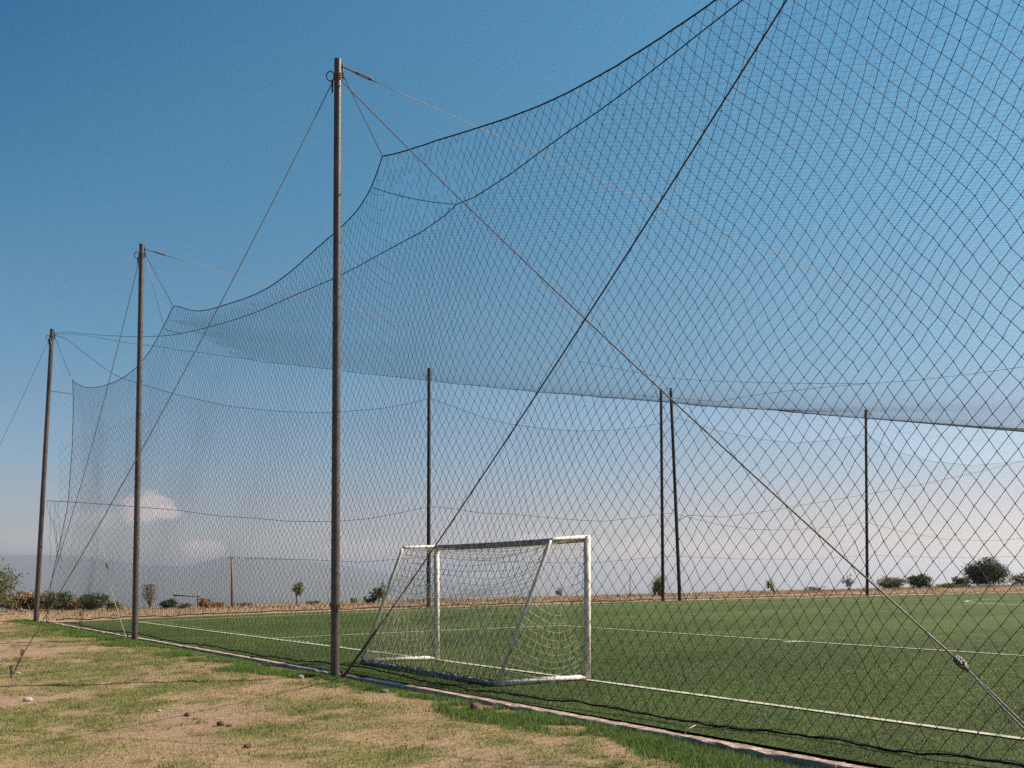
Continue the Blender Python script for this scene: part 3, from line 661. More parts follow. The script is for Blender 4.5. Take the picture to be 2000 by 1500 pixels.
f3b = poleP['F3'][0] + np.array([0, 0, 3.95])
dk = [f3b] + [on_far(px, py, -1.2) for px, py in ((1345, 1006), (1410, 1010), (1500, 998), (1600, 981), (1690, 966), (1800, 946), (1900, 924), (2000, 900), (2080, 880))]
wire('brace_wire', 'dark wire rising right from the leaning far pole across the far net', 'wire', np.array(dk), 0.014, M['darkwire'])

# ------------------------------------------------------------------ the near side net
topA_px = [(137, 735), (150, 749), (175, 757), (192, 756), (215, 749), (240, 738), (268, 715), (285, 697), (310, 655), (327, 622), (338, 598),
           (360, 603), (395, 605), (430, 600), (465, 588), (500, 573), (560, 535), (620, 488), (650, 460), (668, 437), (700, 402), (728, 368), (738, 335), (747, 305),
           (800, 291), (850, 276), (900, 261), (950, 245), (1000, 226), (1050, 206), (1100, 184), (1150, 159), (1200, 132), (1250, 103), (1300, 70), (1350, 33), (1390, 0)]
A = np.array([on_fence(px, py, 0.92) for px, py in topA_px])
Aq = tq(A[:, 0], A[:, 1])[1]
Aq = np.concatenate([Aq, [-31.2, -32.5, -33.4, -34.0]]); Ah = np.concatenate([A[:, 2], [7.68, 7.85, 8.05, 8.25]])
oi = np.argsort(Aq); Aq, Ah = Aq[oi], Ah[oi]
botpx = [(85, 1213), (104, 1213), (145, 1214), (157, 1223), (187, 1227), (256, 1237), (300, 1245), (457, 1272), (645, 1297), (725, 1309), (825, 1328), (1000, 1359), (1250, 1394), (1337, 1409), (1500, 1426), (1650, 1446), (1715, 1459), (1825, 1475), (2000, 1497)]
def bottom(px, py):
    r_ = ray(px, py); k = (H - 0.055) / -r_[2]; return np.array([r_[0] * k, k, 0.055])
Bp = np.array([bottom(*p) for p in botpx]); Bt, Bq = tq(Bp[:, 0], Bp[:, 1]); print('bottom rope t', np.round(Bt, 2))
Bt = np.clip(Bt, 0.30, 1.1)
oi = np.argsort(Bq); Bt, Bq = Bt[oi], Bq[oi]
Bq = np.concatenate([[-34.0], Bq]); Bt = np.concatenate([[0.5], Bt])
qc = [tq(*on_fence(px, py, 0.92)[:2])[1] for px, py in ((137, 735), (338, 598), (747, 305))] + [-34.0]
Aq2, Ah2 = [], []
for q1_, q0_ in zip(qc[:-1], qc[1:]):
    m_ = (Aq <= q1_ + 1e-6) & (Aq >= q0_ - 1e-6); xx_ = (Aq[m_] - q0_) / (q1_ - q0_); wts = np.ones(m_.sum()); wts[[0, -1]] = 12
    pf = np.polyfit(xx_, Ah[m_], min(7, m_.sum() - 3), w=wts); g_ = np.linspace(0, 1, 60)[:-1]; Aq2 += list(q0_ + g_ * (q1_ - q0_)); Ah2 += list(np.polyval(pf, g_))
oi = np.argsort(Aq2); Aq, Ah = np.array(Aq2)[oi], np.array(Ah2)[oi]
q_lo, q_hi = -33.95, -0.95
def near_net(q, f):
    """point of the near net: q along the fence, f 0..1 from the bottom rope to the top rope"""
    hb = 0.06 + 0.02 * np.sin(q * 1.1) + 0.008 * np.sin(q * 4.3)
    hb = np.maximum(hb, 0.035)
    top = np.interp(q, Aq, Ah); h = hb + (top - hb) * f
    tb = np.interp(q, Bq, Bt); t = tb + (0.92 - tb) * f ** 0.8
    bl = np.sin(np.pi * np.clip(f, 0, 1))
    t = t + bl * 0.25 + 0.55 * smooth(-(q + 22), 2, 9) * np.sin(np.pi * np.clip(f, 0, 1) ** 1.4) * smooth(f, 0.25, 0.8)
    t = t + 0.05 * np.sin(q * 1.3 + h * 0.9) * bl
    wv = smooth(-(q + 22), -3, 6) * smooth(f, 0.35, 0.7) * bl
    h = h + wv * (0.075 * np.sin(q * 2.6 + h * 1.6 + 0.9 * np.sin(h * 1.1 + q * 0.3)) + 0.02 * np.sin(q * 5.4 - h * 2.3))
    qq = q + bl * (0.05 * np.sin(h * 1.7 + q * 0.8) + 0.03 * np.sin(h * 3.9 - q * 1.9))
    # left end drawn in to the corner pole's foot
    e = smooth(q, -4, -0.9); t = t - e * (t - 0.12) * (1 - f) ** 2
    return t, qq, h
def net_pts(q, f):
    t, qq, h = near_net(q, f); x, y = xy(t, qq); return np.stack([x, y, h], -1)
cw, J = 0.17, 70
I = int((q_hi - q_lo) / (cw / 2))
ii, jj = np.meshgrid(np.arange(I + 1), np.arange(J + 1), indexing='ij')
fv = jj / J
P = net_pts(q_hi - ii * cw / 2.0, fv)
r = np.random.default_rng(20); P = P + r.normal(0, 0.005, P.shape)
nn = thing('perimeter_net', 'black diamond mesh side net hung along the kerb in front of the goal', 'net', None, (A[0][0], A[0][1], 0))
even = (ii + jj) % 2 == 0
mb = MB(); a_ = []; b_ = []
e1 = even[:-1, :-1]; a_.append(P[:-1, :-1][e1]); b_.append(P[1:, 1:][e1])
e2 = even[:-1, 1:]; a_.append(P[:-1, 1:][e2]); b_.append(P[1:, :-1][e2])
a_, b_ = np.concatenate(a_), np.concatenate(b_)
# torn twine under the top rope by the nearest pole
tear = (b_[:, 2] > 7.0) & (np.abs(tq(a_[:, 0], a_[:, 1])[1] + 23.2) < 1.5) & (r.random(len(a_)) < 0.3)
tear |= r.random(len(a_)) < 0.0015
a_, b_ = a_[~tear], b_[~tear]
mb.segs(a_, b_, 0.0033 - 0.0008 * smooth(a_[:, 1], 8, 19)); mb.knots(P[even], 0.0078 - 0.001 * smooth(P[even][:, 1], 8, 19))
netting = mb.build('netting', M['twine'], nn)
qq = np.linspace(q_hi, q_lo, 260); tp = net_pts(qq, np.ones_like(qq)); w = MB(); w.tube(jitter(tp, 0.0015, 2), 0.0095, 6); w.build('top_rope', M['rope'], nn, True)
bp_ = net_pts(qq, np.zeros_like(qq)); bp_ = jitter(bp_, 0.006, 3); w = MB(); w.tube(bp_, 0.010, 6)
for s in range(3): w.tube(jitter(bp_ + r.normal(0, 0.008, 3), 0.008, 10 + s), 0.003, 4)
w.build('bottom_rope', M['rope'], nn, True)
ff = np.linspace(0, 1, 40); w = MB(); w.tube(net_pts(np.full(40, q_hi), ff), 0.010, 6); w.build('side_rope', M['rope'], nn, True)
for px0, py0, px1, py1, key, rr in ((672, 148, 747, 305, 'P3', 0.006), (286, 492, 338, 598, 'P2', 0.007), (108, 662, 137, 735, 'P1', 0.008)):
    tpole = poleP[key][1]; end = on_fence(px1, py1, 0.92); w = MB(); w.tube(np.stack([tpole + np.array([0.07, 0, -0.22]), end]), rr, 5); w.build('tie_cord', M['darkwire'], nn, True)
w = MB(); w.tube(np.stack([poleP['P2'][1] + np.array([0.07, 0, -0.25]), on_fence(321, 642, 0.92)]), 0.006, 5); w.build('tie_cord', M['wire'], nn, True)
w = MB(); w.tube(np.stack([b1 + (t1 - b1) * 0.79, net_pts(np.array([q_hi]), np.array([0.94]))[0]]), 0.008, 5); w.build('tie_cord', M['darkwire'], nn, True)
w = MB(); w.tube(np.stack([t4 + np.array([-0.07, 0, -0.25]), np.array([*xy(0.92, -34.0), 8.25])]), 0.006, 5); w.build('tie_cord', M['darkwire'], nn, True)
w = MB(); kp = on_fence(1337, 1424, 0.26); w.tube(np.stack([np.array([*xy(0.27, tq(kp[0], kp[1])[1]), 0.03]), np.array([*xy(0.30, tq(kp[0], kp[1])[1] + 0.02), 0.06]), np.array([*xy(0.4, tq(kp[0], kp[1])[1] - 0.01), 0.10])]), 0.008, 5); w.build('tie_cord', M['wire'], nn, True)
# stray threads hanging beside the corner pole
w = MB(); r = np.random.default_rng(31)
st = at_depth(92, 978, 33.7)
for s in range(5):
    p = [st + np.array([0.1 * s, 0, 0])]
    for k in range(9): p.append(p[-1] + np.array([r.normal(0.015, 0.05), 0, -r.uniform(0.12, 0.32)]))
    w.tube(np.array(p), 0.005, 4)
w.build('loose_threads', M['rope'], nn)

# ------------------------------------------------------------------ the far side net
QF = -0.55
Dpx = [(118, 652), (165, 690), (210, 724), (235, 738), (275, 750), (350, 772), (450, 794), (550, 804), (650, 806), (750, 797), (800, 788), (838, 777),
       (880, 792), (940, 814), (1000, 829), (1070, 838), (1130, 842), (1200, 840), (1250, 834), (1291, 826), (1318, 814),
       (1360, 828), (1400, 841), (1480, 857), (1550, 865), (1620, 860), (1691, 848), (1725, 869), (1770, 888), (1820, 901), (1900, 909), (2000, 900), (2100, 885)]
D = np.array([on_far(px, py, QF) for px, py in Dpx]); Dt = tq(D[:, 0], D[:, 1])[0]; Dh = D[:, 2]; print('far net t', np.round(Dt[[0, 3, 11, 20, 26, 31, 32]], 1), np.round(Dh[[0, 3, 11, 20, 26, 31]], 1))
Dt2 = np.concatenate([Dt, [Dt[-1] + 4]]); Dh2 = np.concatenate([Dh, [Dh[-1] + 0.6]])
fn = thing('perimeter_net', 'fine looking dark net hung along the far side poles beyond the pitch', 'net', None, (D[11][0], D[11][1], 0))
def far_pts(t, f):
    hb = crown(t) + 0.06; top = np.interp(t, Dt2, Dh2); h = hb + (top - hb) * f
    q = QF - 0.35 * np.sin(np.pi * f) + 0.1 * np.sin(t * 0.5) * np.sin(np.pi * f)
    x, y = xy(t, q); return np.stack([x, y, h], -1)
t_lo, t_hi = 0.5, Dt[-1] + 3
cwf, JF = 0.21, 60
IF = int((t_hi - t_lo) / (cwf / 2))
ii, jj = np.meshgrid(np.arange(0, IF + 1), np.arange(JF + 1), indexing='ij')
PF = far_pts(t_lo + ii * cwf / 2.0, jj / JF); ev = (ii + jj) % 2 == 0
mb = MB(); e1 = ev[:-1, :-1]; e2 = ev[:-1, 1:]
a_ = np.concatenate([PF[:-1, :-1][e1], PF[:-1, 1:][e2]]); b_ = np.concatenate([PF[1:, 1:][e1], PF[1:, :-1][e2]])
ta_ = tq(a_[:, 0], a_[:, 1])[0]; ok_ = ~((ta_ < 3.4) & (np.maximum(a_[:, 2], b_[:, 2]) > 7.35 - 0.5 * (3.4 - ta_)))
mb.segs(a_[ok_], b_[ok_], 0.0028); mb.build('netting', M['twine'], fn)
tt = np.linspace(Dt[0] + 0.2, t_hi, 240); w = MB(); w.tube(np.concatenate([[t1 + np.array([0.09, 0.0, -0.2])], far_pts(tt, np.ones_like(tt))]), 0.008, 5); w.build('top_rope', M['rope'], fn, True)
tt = np.linspace(t_lo, t_hi, 200); w = MB(); w.tube(jitter(far_pts(tt, np.zeros_like(tt)), 0.02, 4), 0.018, 5); w.build('bottom_rope', M['rope'], fn, True)
Epx = [(92, 978), (150, 981), (270, 990), (350, 997), (430, 1008), (500, 1012), (560, 1018), (650, 1019), (720, 1013), (790, 1000), (838, 989), (880, 993), (940, 1002), (1000, 1004), (1080, 1012), (1150, 1017), (1180, 1018), (1240, 1012), (1291, 1003), (1318, 1003), (1400, 1024), (1470, 1034), (1540, 1035), (1620, 1030), (1691, 1020), (1760, 1038), (1850, 1054), (1930, 1056), (2060, 1048)]
w = MB(); w.tube(np.array([on_far(px, py, QF - 0.4) for px, py in Epx]), 0.010, 5); w.build('middle_rope', M['darkwire'], fn, True)
Lpx = [(480, 1091), (600, 1093), (700, 1098), (838, 1088), (1000, 1098), (1150, 1100), (1310, 1086), (1450, 1092), (1600, 1092), (1691, 1084), (1850, 1090), (2060, 1085)]
w = MB(); w.tube(np.array([on_far(px, py, QF - 0.2) for px, py in Lpx]), 0.007, 5); w.build('lower_rope', M['rope'], fn, True)

# ------------------------------------------------------------------ the overhead net
Bpx = [(128, 648, 0.3), (200, 655, 0.8), (270, 658, 1.0), (320, 656, 1.2), (352, 652, 1.35), (400, 641, 1.7), (450, 627, 1.9), (500, 610, 2.0), (575, 577, 2.2), (645, 547, 2.35), (700, 520, 2.4), (750, 492, 2.4), (825, 452, 2.4), (870, 420, 2.4), (892, 399, 2.4), (925, 386, 2.35),
       (960, 364, 2.3), (1000, 338, 2.3), (1060, 293, 2.2), (1110, 257, 2.1), (1165, 220, 2.0), (1220, 180, 1.9), (1270, 141, 1.8), (1320, 102, 1.7), (1360, 70, 1.6), (1410, 31, 1.5), (1450, 0, 1.4)]
BR = np.array([on_fence(*p) for p in Bpx]); BRq = tq(BR[:, 0], BR[:, 1])[1]; BRt = np.array([p[2] for p in Bpx])
BR = np.concatenate([[t1 + np.array([0.09, 0.02, -0.14])], BR]); BRq = np.concatenate([[-0.02], BRq]); BRt = np.concatenate([[0.1], BRt])
BR = np.concatenate([BR, [np.array([*xy(1.1, -31.5), 8.6]), np.array([*xy(0.8, -34.0), 9.2])]]); BRq = np.concatenate([BRq, [-31.5, -34.0]]); BRt = np.concatenate([BRt, [1.1, 0.8]])
print('near roof rope h', np.round(BR[::3, 2], 1))
Cpx = [(128, 650), (200, 661), (270, 672), (310, 678), (350, 683), (450, 697), (550, 711), (650, 722), (750, 734), (838, 743), (950, 755), (1050, 765), (1170, 775), (1291, 785), (1400, 795), (1500, 800), (1600, 810), (1691, 817), (1800, 825), (1900, 832), (2000, 838), (2150, 847)]
QC = -1.0
CR = np.array([on_far(px, py, QC) for px, py in Cpx]); CRt = tq(CR[:, 0], CR[:, 1])[0]; print('far roof rope h', np.round(CR[::3, 2], 1), np.round(CRt[-1], 1))
ob, oc = np.argsort(BRq), np.argsort(CRt)
CUT = ((BRt[4], BRq[4]), (CRt[5], QC))
CUTS = np.sign((30 - CUT[0][0]) * (CUT[1][1] - CUT[0][1]) - (-12 - CUT[0][1]) * (CUT[1][0] - CUT[0][0]))
def roof_h(t, q):
    hB = np.interp(q, BRq[ob], BR[ob, 2]); hC = np.interp(t, CRt[oc], CR[oc, 2]); tB = np.interp(q, BRq[ob], BRt[ob])
    inn = 7.55 + 0.12 * np.sin(t * 0.23 + q * 0.11) + 0.10 * np.sin(q * 0.35 - t * 0.07)
    wt = np.exp(-np.maximum(t - tB, 0) / 9.0); wq = np.exp(-np.maximum(QC - q, 0) / 13.0)
    return inn + (hB - inn) * wt + (hC - inn) * wq - (0.5 * hC + 0.5 * hB - inn) * wt * wq
def roof_in(t, q):
    tB = np.interp(q, BRq[ob], BRt[ob]); 
    p0, p1 = CUT; side = (t - p0[0]) * (p1[1] - p0[1]) - (q - p0[1]) * (p1[0] - p0[0])
    return (side * CUTS > 0) & (t > tB) & (q < QC) & (q > -34.0) & (t < CRt[-1])
rn = thing('overhead_net', 'fine dark net stretched flat over the whole pitch like a ceiling', 'net', None, tuple(CR[9]))
mb = MB(); sp_, st_ = 0.155, 0.75
E1 = (1 / math.sqrt(2), -1 / math.sqrt(2)); E2 = (1 / math.sqrt(2), 1 / math.sqrt(2))     # in (t, q)
for (dv, nv) in ((E1, E2), (E2, E1)):
    off = np.arange(-80, 80, sp_)[:, None]; run = np.arange(-20, 90, st_)[None]
    t0 = off * nv[0] + run * dv[0]; q0 = off * nv[1] + run * dv[1]
    t0 = t0 + 0.03 * np.sin(q0 * 0.9 + off * 0.7); ok = roof_in(t0, q0); x0, y0 = xy(t0, q0)
    ok &= (np.abs(x0) < 0.62 * y0 + 1.5) & (y0 > 6)
    z0 = roof_h(t0, q0); Pp = np.stack([x0, y0, z0], -1); e = ok[:, :-1] & ok[:, 1:]
    a_ = Pp[:, :-1][e]; mb.segs(a_, Pp[:, 1:][e], 0.0012 + 0.00001 * a_[:, 1])
mb.build('netting', M['roof_twine'], rn)
w = MB(); _d = dense(BR, 0.25); w.tube(_d, 0.0078 - 0.002 * smooth(_d[:, 1], 24, 32), 6); w.build('near_rope', M['rope'], rn, True)
CR2 = np.concatenate([[t1 + np.array([0.09, 0.03, -0.16])], CR]); w = MB(); w.tube(jitter(dense(CR2, 0.5), 0.012, 6), np.linspace(0.005, 0.034, len(dense(CR2, 0.5))), 6); w.build('far_rope', M['rope'], rn, True)
def on_roof(px, py):
    r_ = ray(px, py); ks = np.linspace(10, 68, 1500); xx, yy = r_[0] * ks, ks; t_, q_ = tq(xx, yy); d_ = H + r_[2] * ks - roof_h(t_, q_)
    s = np.where((d_[:-1] < 0) & (d_[1:] >= 0))[0]
    k_ = ks[s[0]] if len(s) else ks[np.argmin(np.abs(d_))]; return np.array([r_[0] * k_, k_, H + r_[2] * k_ - 0.01])
for seam, rr in (([(1130, 705), (1220, 722), (1300, 738), (1400, 744), (1500, 747), (1620, 749), (1700, 748), (1780, 743), (1880, 732), (2000, 716), (2080, 702)], 0.006),
                 ([(1240, 771), (1320, 777), (1370, 782), (1410, 784), (1440, 777), (1475, 771), (1540, 763), (1620, 755), (1690, 749)], 0.007)):
    w = MB(); w.tube(dense(np.array([on_roof(*p) for p in seam]), 0.5), rr, 5); w.build('seam_rope', M['rope'], rn, True)
w = MB(); w.tube(catenary(on_fence(729, 367, 0.92), BR[15], 0.05, 8), 0.007, 5); w.build('tie_cord', M['rope'], rn, True)
w = MB(); w.tube(catenary(on_fence(321, 642, 0.92), on_fence(355, 651, 1.36), 0.02, 6), 0.007, 5); w.build('tie_cord', M['rope'], rn, True)

# ------------------------------------------------------------------ the goal
LB, RB = on_pitch(853, 1289), on_pitch(1147, 1328)
LT = np.array([LB[0], LB[1], H + (HY - 1070) / F * LB[1]]); RT = np.array([RB[0], RB[1], H + (HY - 1052) / F * RB[1]])
LK, RK = on_pitch(706, 1293, 0.03), on_pitch(972, 1337, 0.03)
LS = at_depth(786, 1071, LB[1] - 0.28); RS = at_depth(1075, 1055, RB[1] - 0.42)
goal = thing('football_goal', 'white goal frame with sloping back stays standing just inside the net', 'goal', None, tuple(0.5 * (LB + RB)))
up = np.array([0, 0, 1.0])
for bse, tp in ((LB, LT), (RB, RT)):
    w = MB(); w.tube(np.stack([bse - up * 0.02, bse + (tp - bse) * 0.5, tp + up * 0.045]), 0.05, 16); w.build('post', M['white'], goal, True)
w = MB(); w.tube(catenary(LT, RT, 0.012, 8), 0.05, 16); w.build('crossbar', M['dirtywhite'], goal, True)
for tp, s_ in ((LT, LS), (RT, RS)):
    w = MB(); w.tube(np.stack([tp + up * 0.03, s_ + (tp - s_) * 0.12 + up * 0.015, s_]), 0.026, 10); w.build('top_bar', M['white'], goal, True)
for s_, k_ in ((LS, LK), (RS, RK)):
    w = MB(); w.tube(np.stack([s_, s_ + (k_ - s_) * 0.06 + (s_ - k_) * 0.0, k_]), 0.027, 10); w.build('back_stay', M['white'], goal, True)
for bse, k_ in ((LB, LK), (RB, RK)):
    w = MB(); w.tube(np.stack([bse + up * 0.045, 0.5 * (bse + k_) + up * 0.04, k_ + up * 0.01]), 0.036, 10); w.build('ground_bar', M['white'], goal, True)
w = MB(); w.tube(catenary(LK, RK, -0.012, 8), 0.033, 10); w.build('back_bar', M['dirtywhite'], goal, True)
# goal net: one drape from the crossbar over the back, and two sides
nu, nv_ = 42, 30
u_, v_ = np.meshgrid(np.linspace(0, 1, nu), np.linspace(0, 1, nv_), indexing='ij')
front = LT + (RT - LT) * u_[..., None]; topb = LS + (RS - LS) * u_[..., None]; back = LK + (RK - LK) * u_[..., None] + up * 0.03
kv = 0.25; s1 = np.clip(v_ / kv, 0, 1)[..., None]; s2 = np.clip((v_ - kv) / (1 - kv), 0, 1)[..., None]
N = np.where((v_ <= kv)[..., None], front + (topb - front) * s1, topb + (back - topb) * s2)
bell = np.sin(np.pi * u_) ** 0.8
infront = np.array([RB[0] - RK[0], RB[1] - RK[1], 0]); infront /= np.linalg.norm(infront)
sg = bell * (np.sin(np.pi * np.clip(v_ / 1.0, 0, 1)) ** 0.9)
N = N - up * (0.34 * sg * np.exp(-((v_ - 0.28) / 0.3) ** 2))[..., None] + infront * (0.28 * bell * np.exp(-((v_ - 0.3) / 0.25) ** 2))[..., None]
r = np.random.default_rng(44); N = N + r.normal(0, 0.006, N.shape) * (sg > 0.05)[..., None]
N = N + (0.025 * np.sin(v_ * 31 + u_ * 9) * sg)[..., None] * up
mb = MB(); mb.segs(N[:-1].reshape(-1, 3), N[1:].reshape(-1, 3), 0.0034); mb.segs(N[:, :-1].reshape(-1, 3), N[:, 1:].reshape(-1, 3), 0.0034)
for (fT, fB, bT, bB) in ((LT, LB, LS, LK), (RT, RB, RS, RK)):
    na, nb = 13, 20; a2, b2_ = np.meshgrid(np.linspace(0, 1, na), np.linspace(0, 1, nb), indexing='ij')
    fr = fT + (fB - fT) * b2_[..., None]; bk = bT + (bB - bT) * b2_[..., None]; S = fr + (bk - fr) * a2[..., None]
    S = S - up * (0.26 * np.sin(np.pi * a2 ** 0.8) * np.sin(np.pi * b2_) ** 0.7 * (0.5 + b2_))[..., None]
    S[..., 2] = np.maximum(S[..., 2], 0.03 + 0.02 * r.random(S.shape[:2]))
    wall_n = np.cross(bT - fT, up); wall_n /= np.linalg.norm(wall_n)
    S = S + wall_n * (0.08 * np.sin(np.pi * a2) * np.sin(np.pi * b2_) * np.sin(b2_ * 5))[..., None] + r.normal(0, 0.004, S.shape)
    mb.segs(S[:-1].reshape(-1, 3), S[1:].reshape(-1, 3), 0.0048); mb.segs(S[:, :-1].reshape(-1, 3), S[:, 1:].reshape(-1, 3), 0.0028)
mb.build('goal_net', M['goalnet'], goal)
w = MB(); bb = dense(np.stack([LK + up * 0.03, RK + up * 0.03]), 0.06)
for s in range(3): w.tube(jitter(bb, 0.022, 60 + s), 0.006, 4)
w.build('bunched_net', M['rope'], goal)

# ------------------------------------------------------------------ stones and clods
def rock(px, py, size, m, label, name='stone', seed=0, squash=0.75, group=None):
    p = on_dirt(px, py); r = np.random.default_rng(seed)
    import bmesh
    bm = bmesh.new(); bmesh.ops.create_icosphere(bm, subdivisions=3, radius=1)
    off = r.uniform(0, 50, 2)
    for v in bm.verts:
        c = v.co; k = 1 + 0.75 * (float(fbm(np.array([c.x * 1.3 + off[0] + c.z]), np.array([c.y * 1.3 + off[1] - c.z]), 3)[0]) - 0.5) + 0.25 * (float(fbm(np.array([c.x * 4 + off[0]]), np.array([c.y * 4 + c.z * 3]), 8)[0]) - 0.5)
        v.co = Vector((c.x * k, c.y * k * 0.85, c.z * k * squash))
    me = bpy.data.meshes.new(name); bm.to_mesh(me); bm.free(); me.materials.append(m)
    for poly in me.polygons: poly.use_smooth = True
    o = link(name, me); o.location = (p[0], p[1], p[2] + size * squash * 0.55); o.scale = (size,) * 3; o.rotation_euler = (0, 0, r.uniform(0, 6))
    return tag(o, label, 'stone', group)
rock(930, 1393, 0.085, M['stone'], 'large brown earth clod standing at the edge of the green strip by the kerb', 'earth_clod', 1, 0.95)
rock(983, 1401, 0.038, M['palestone'], 'small pale stone just right of the large brown clod', 'stone', 2, 0.6)
rock(908, 1403, 0.03, M['stone'], 'small crumb of brown earth at the left foot of the large clod', 'earth_clod', 3, 0.6)
rock(752, 1353, 0.042, M['greystone'], 'grey stone lying in the green grass below the goal', 'stone', 4, 0.8)
rock(588, 1326, 0.05, M['greystone'], 'grey stone on bare earth left of the nearest pole', 'stone', 5, 0.8)
rock(431, 1418, 0.045, M['stone'], 'dark pointed clod on the bare dry patch', 'earth_clod', 6, 0.9)
rock(448, 1418, 0.04, M['stone'], 'flat crumbled clod beside the dark pointed one', 'earth_clod', 7, 0.35)
rock(366, 1399, 0.042, M['stone'], 'small reddish clod up the slope from the pointed one', 'earth_clod', 8, 0.7)
rock(55, 1370, 0.055, M['palestone'], 'pale rounded stone near the left edge on brown earth', 'stone', 9, 0.6)
rock(484, 1460, 0.045, M['stone'], 'clod at the bottom of the bare patch, lowest of the dark clods', 'earth_clod', 10, 0.5)
rock(35, 1316, 0.04, M['palestone'], 'little pale stone beside the guy wire stake', 'stone', 11, 0.5)
rock(310, 1389, 0.03, M['palestone'], 'tiny white stone left of the small reddish clod', 'stone', 12, 0.4)

# ------------------------------------------------------------------ shrubs, trees, posts on the bank
def at_bank(px, q):
    a = (px - CX) / F; t = (a * (P1[1] + U[1] * q) - (P1[0] + U[0] * q)) / (V[0] - a * V[1]); x, y = xy(t, q); return np.array([x, y, gh(x, y)])
def leaves(P_, size, cols, r, droop=0.0):
    n = len(P_); d1 = r.normal(0, 1, (n, 3)); d1 /= np.linalg.norm(d1, axis=1, keepdims=True); d2 = r.normal(0, 1, (n, 3)); d2 -= d1 * (d1 * d2).sum(1, keepdims=True); d2 /= np.linalg.norm(d2, axis=1, keepdims=True)
    s = size * r.uniform(0.6, 1.4, (n, 1))
    v = np.stack([P_ - d1 * s, P_ + d2 * s * 0.45, P_ + d1 * s, P_ - d2 * s * 0.45], 1).reshape(-1, 3)
    return v, np.arange(4 * n).reshape(-1, 4), np.repeat(cols, 4, 0)
def shrub(name, label, cat, px, q, w, h, palette, n=2500, leaf=0.045, stems=9, lobes=9, seed=0, sparse=0.0, trunk=0.0, lean=0.0, group=None, topw=1.0, base_clear=0.05):
    b = at_bank(px, q); r = np.random.default_rng(seed); o = thing(name, label, cat, group, tuple(b))
    tips = []; w_ = MB()
    for i in range(stems):
        a = r.uniform(0, 2 * np.pi); rr_ = math.sqrt(r.random()) * w / 2
        hz = h * r.uniform(0.55, 0.92) * (1 - 0.35 * (rr_ / (w / 2)) ** 2)
        tip = b + np.array([math.cos(a) * rr_ * topw + lean * hz, math.sin(a) * rr_ * topw, hz])
        if trunk < 0.15 and base_clear < 0.2:
            for _k in range(2):
                a2 = r.uniform(0, 2 * np.pi); r2 = math.sqrt(r.uniform(0.3, 1)) * w / 2 * 0.95; z2 = r.uniform(0.12, 0.7)
                r2 *= math.sqrt(max(0.1, 1 - (abs(z2 - 0.42) / 0.62) ** 2)); tips.append(b + np.array([math.cos(a2) * r2, math.sin(a2) * r2, z2 * h]))
        midp = b + np.array([math.cos(a) * rr_ * 0.35 + lean * hz * 0.4, math.sin(a) * rr_ * 0.35, trunk * h + (hz - trunk * h) * 0.45])
        p = np.array([b - np.array([0, 0, 0.1]), b + np.array([lean * trunk * h, 0, trunk * h + 0.02]), midp, tip]) + r.normal(0, 0.02 * h, (4, 3)) * np.array([[0], [0.3], [1], [1]])
        th_ = 0.016 * h * (1.6 if trunk > 0.1 else 0.8); w_.tube(p, [th_, th_ * 0.9, th_ * 0.5, th_ * 0.15], 5); tips += [p[3], 0.55 * p[2] + 0.45 * p[3], p[2] + r.normal(0, 0.12 * w, 3) * [1, 1, 0.5]]
    w_.build('trunk' if trunk > 0.1 else 'stems', M['bark'], o, True)
    tips = np.array(tips); L = len(tips); idx = r.integers(0, L, n); cl = (0.5 / math.sqrt(lobes)) * np.array([w * 0.5, w * 0.5, h * 0.36])
    off = r.normal(0, 1, (n, 3)); P_ = tips[idx] + off * cl * (1 - sparse * 0.5)
    P_[:, 2] = np.maximum(P_[:, 2], b[2] + base_clear * h * r.uniform(0.5, 2, n))
    pal = np.array(palette); tone = r.uniform(0.7, 1.25, (L, 1))[idx] * r.uniform(0.75, 1.25, (n, 1)); cols = pal[r.integers(0, len(pal), n)] * tone
    v, f, c = leaves(P_, leaf, cols, r); me = mesh_np('foliage', v - b, f, M['leaf'], False, c); link('foliage', me, o); return o
GRN = [(0.075, 0.105, 0.035), (0.1, 0.125, 0.045), (0.06, 0.085, 0.03)]
OLV = [(0.13, 0.135, 0.055), (0.1, 0.11, 0.05), (0.15, 0.14, 0.07)]
DRY = [(0.22, 0.16, 0.085), (0.17, 0.14, 0.07), (0.13, 0.12, 0.055)]
ORG = [(0.38, 0.17, 0.07), (0.33, 0.19, 0.09), (0.25, 0.17, 0.08)]
LIM = [(0.17, 0.21, 0.05), (0.13, 0.17, 0.04), (0.2, 0.22, 0.08)]
DK = [(0.04, 0.06, 0.024), (0.055, 0.075, 0.03), (0.07, 0.09, 0.035)]
shrub('scrub_tree', 'leafy olive green tree cut by the left edge of the frame', 'tree', -38, 4.5, 2.4, 2.1, OLV, 6500, 0.05, 14, 9, 1, trunk=0.12)
shrub('dry_shrub', 'dull olive scrub between the left tree and the orange bush', 'shrub', 32, 5.0, 1.3, 0.85, DRY + OLV, 2600, 0.04, 12, 9, 2)
shrub('orange_bush', 'orange leaved bush just left of the corner pole', 'shrub', 58, 5.0, 0.95, 0.9, ORG, 2600, 0.045, 10, 8, 3)
shrub('dry_shrub', 'low brown scrub right behind the corner pole', 'shrub', 92, 4.4, 1.0, 0.8, DK + DRY, 2600, 0.04, 12, 9, 4)
shrub('dark_shrub', 'dark green scrub right of the corner pole', 'shrub', 118, 4.6, 0.95, 0.85, DK + GRN, 3200, 0.04, 12, 9, 5)
shrub('dry_shrub', 'small rusty scrub between the two dark bushes left of the second pole', 'shrub', 143, 4.4, 0.7, 0.55, DRY + ORG, 1500, 0.035, 10, 8, 6)
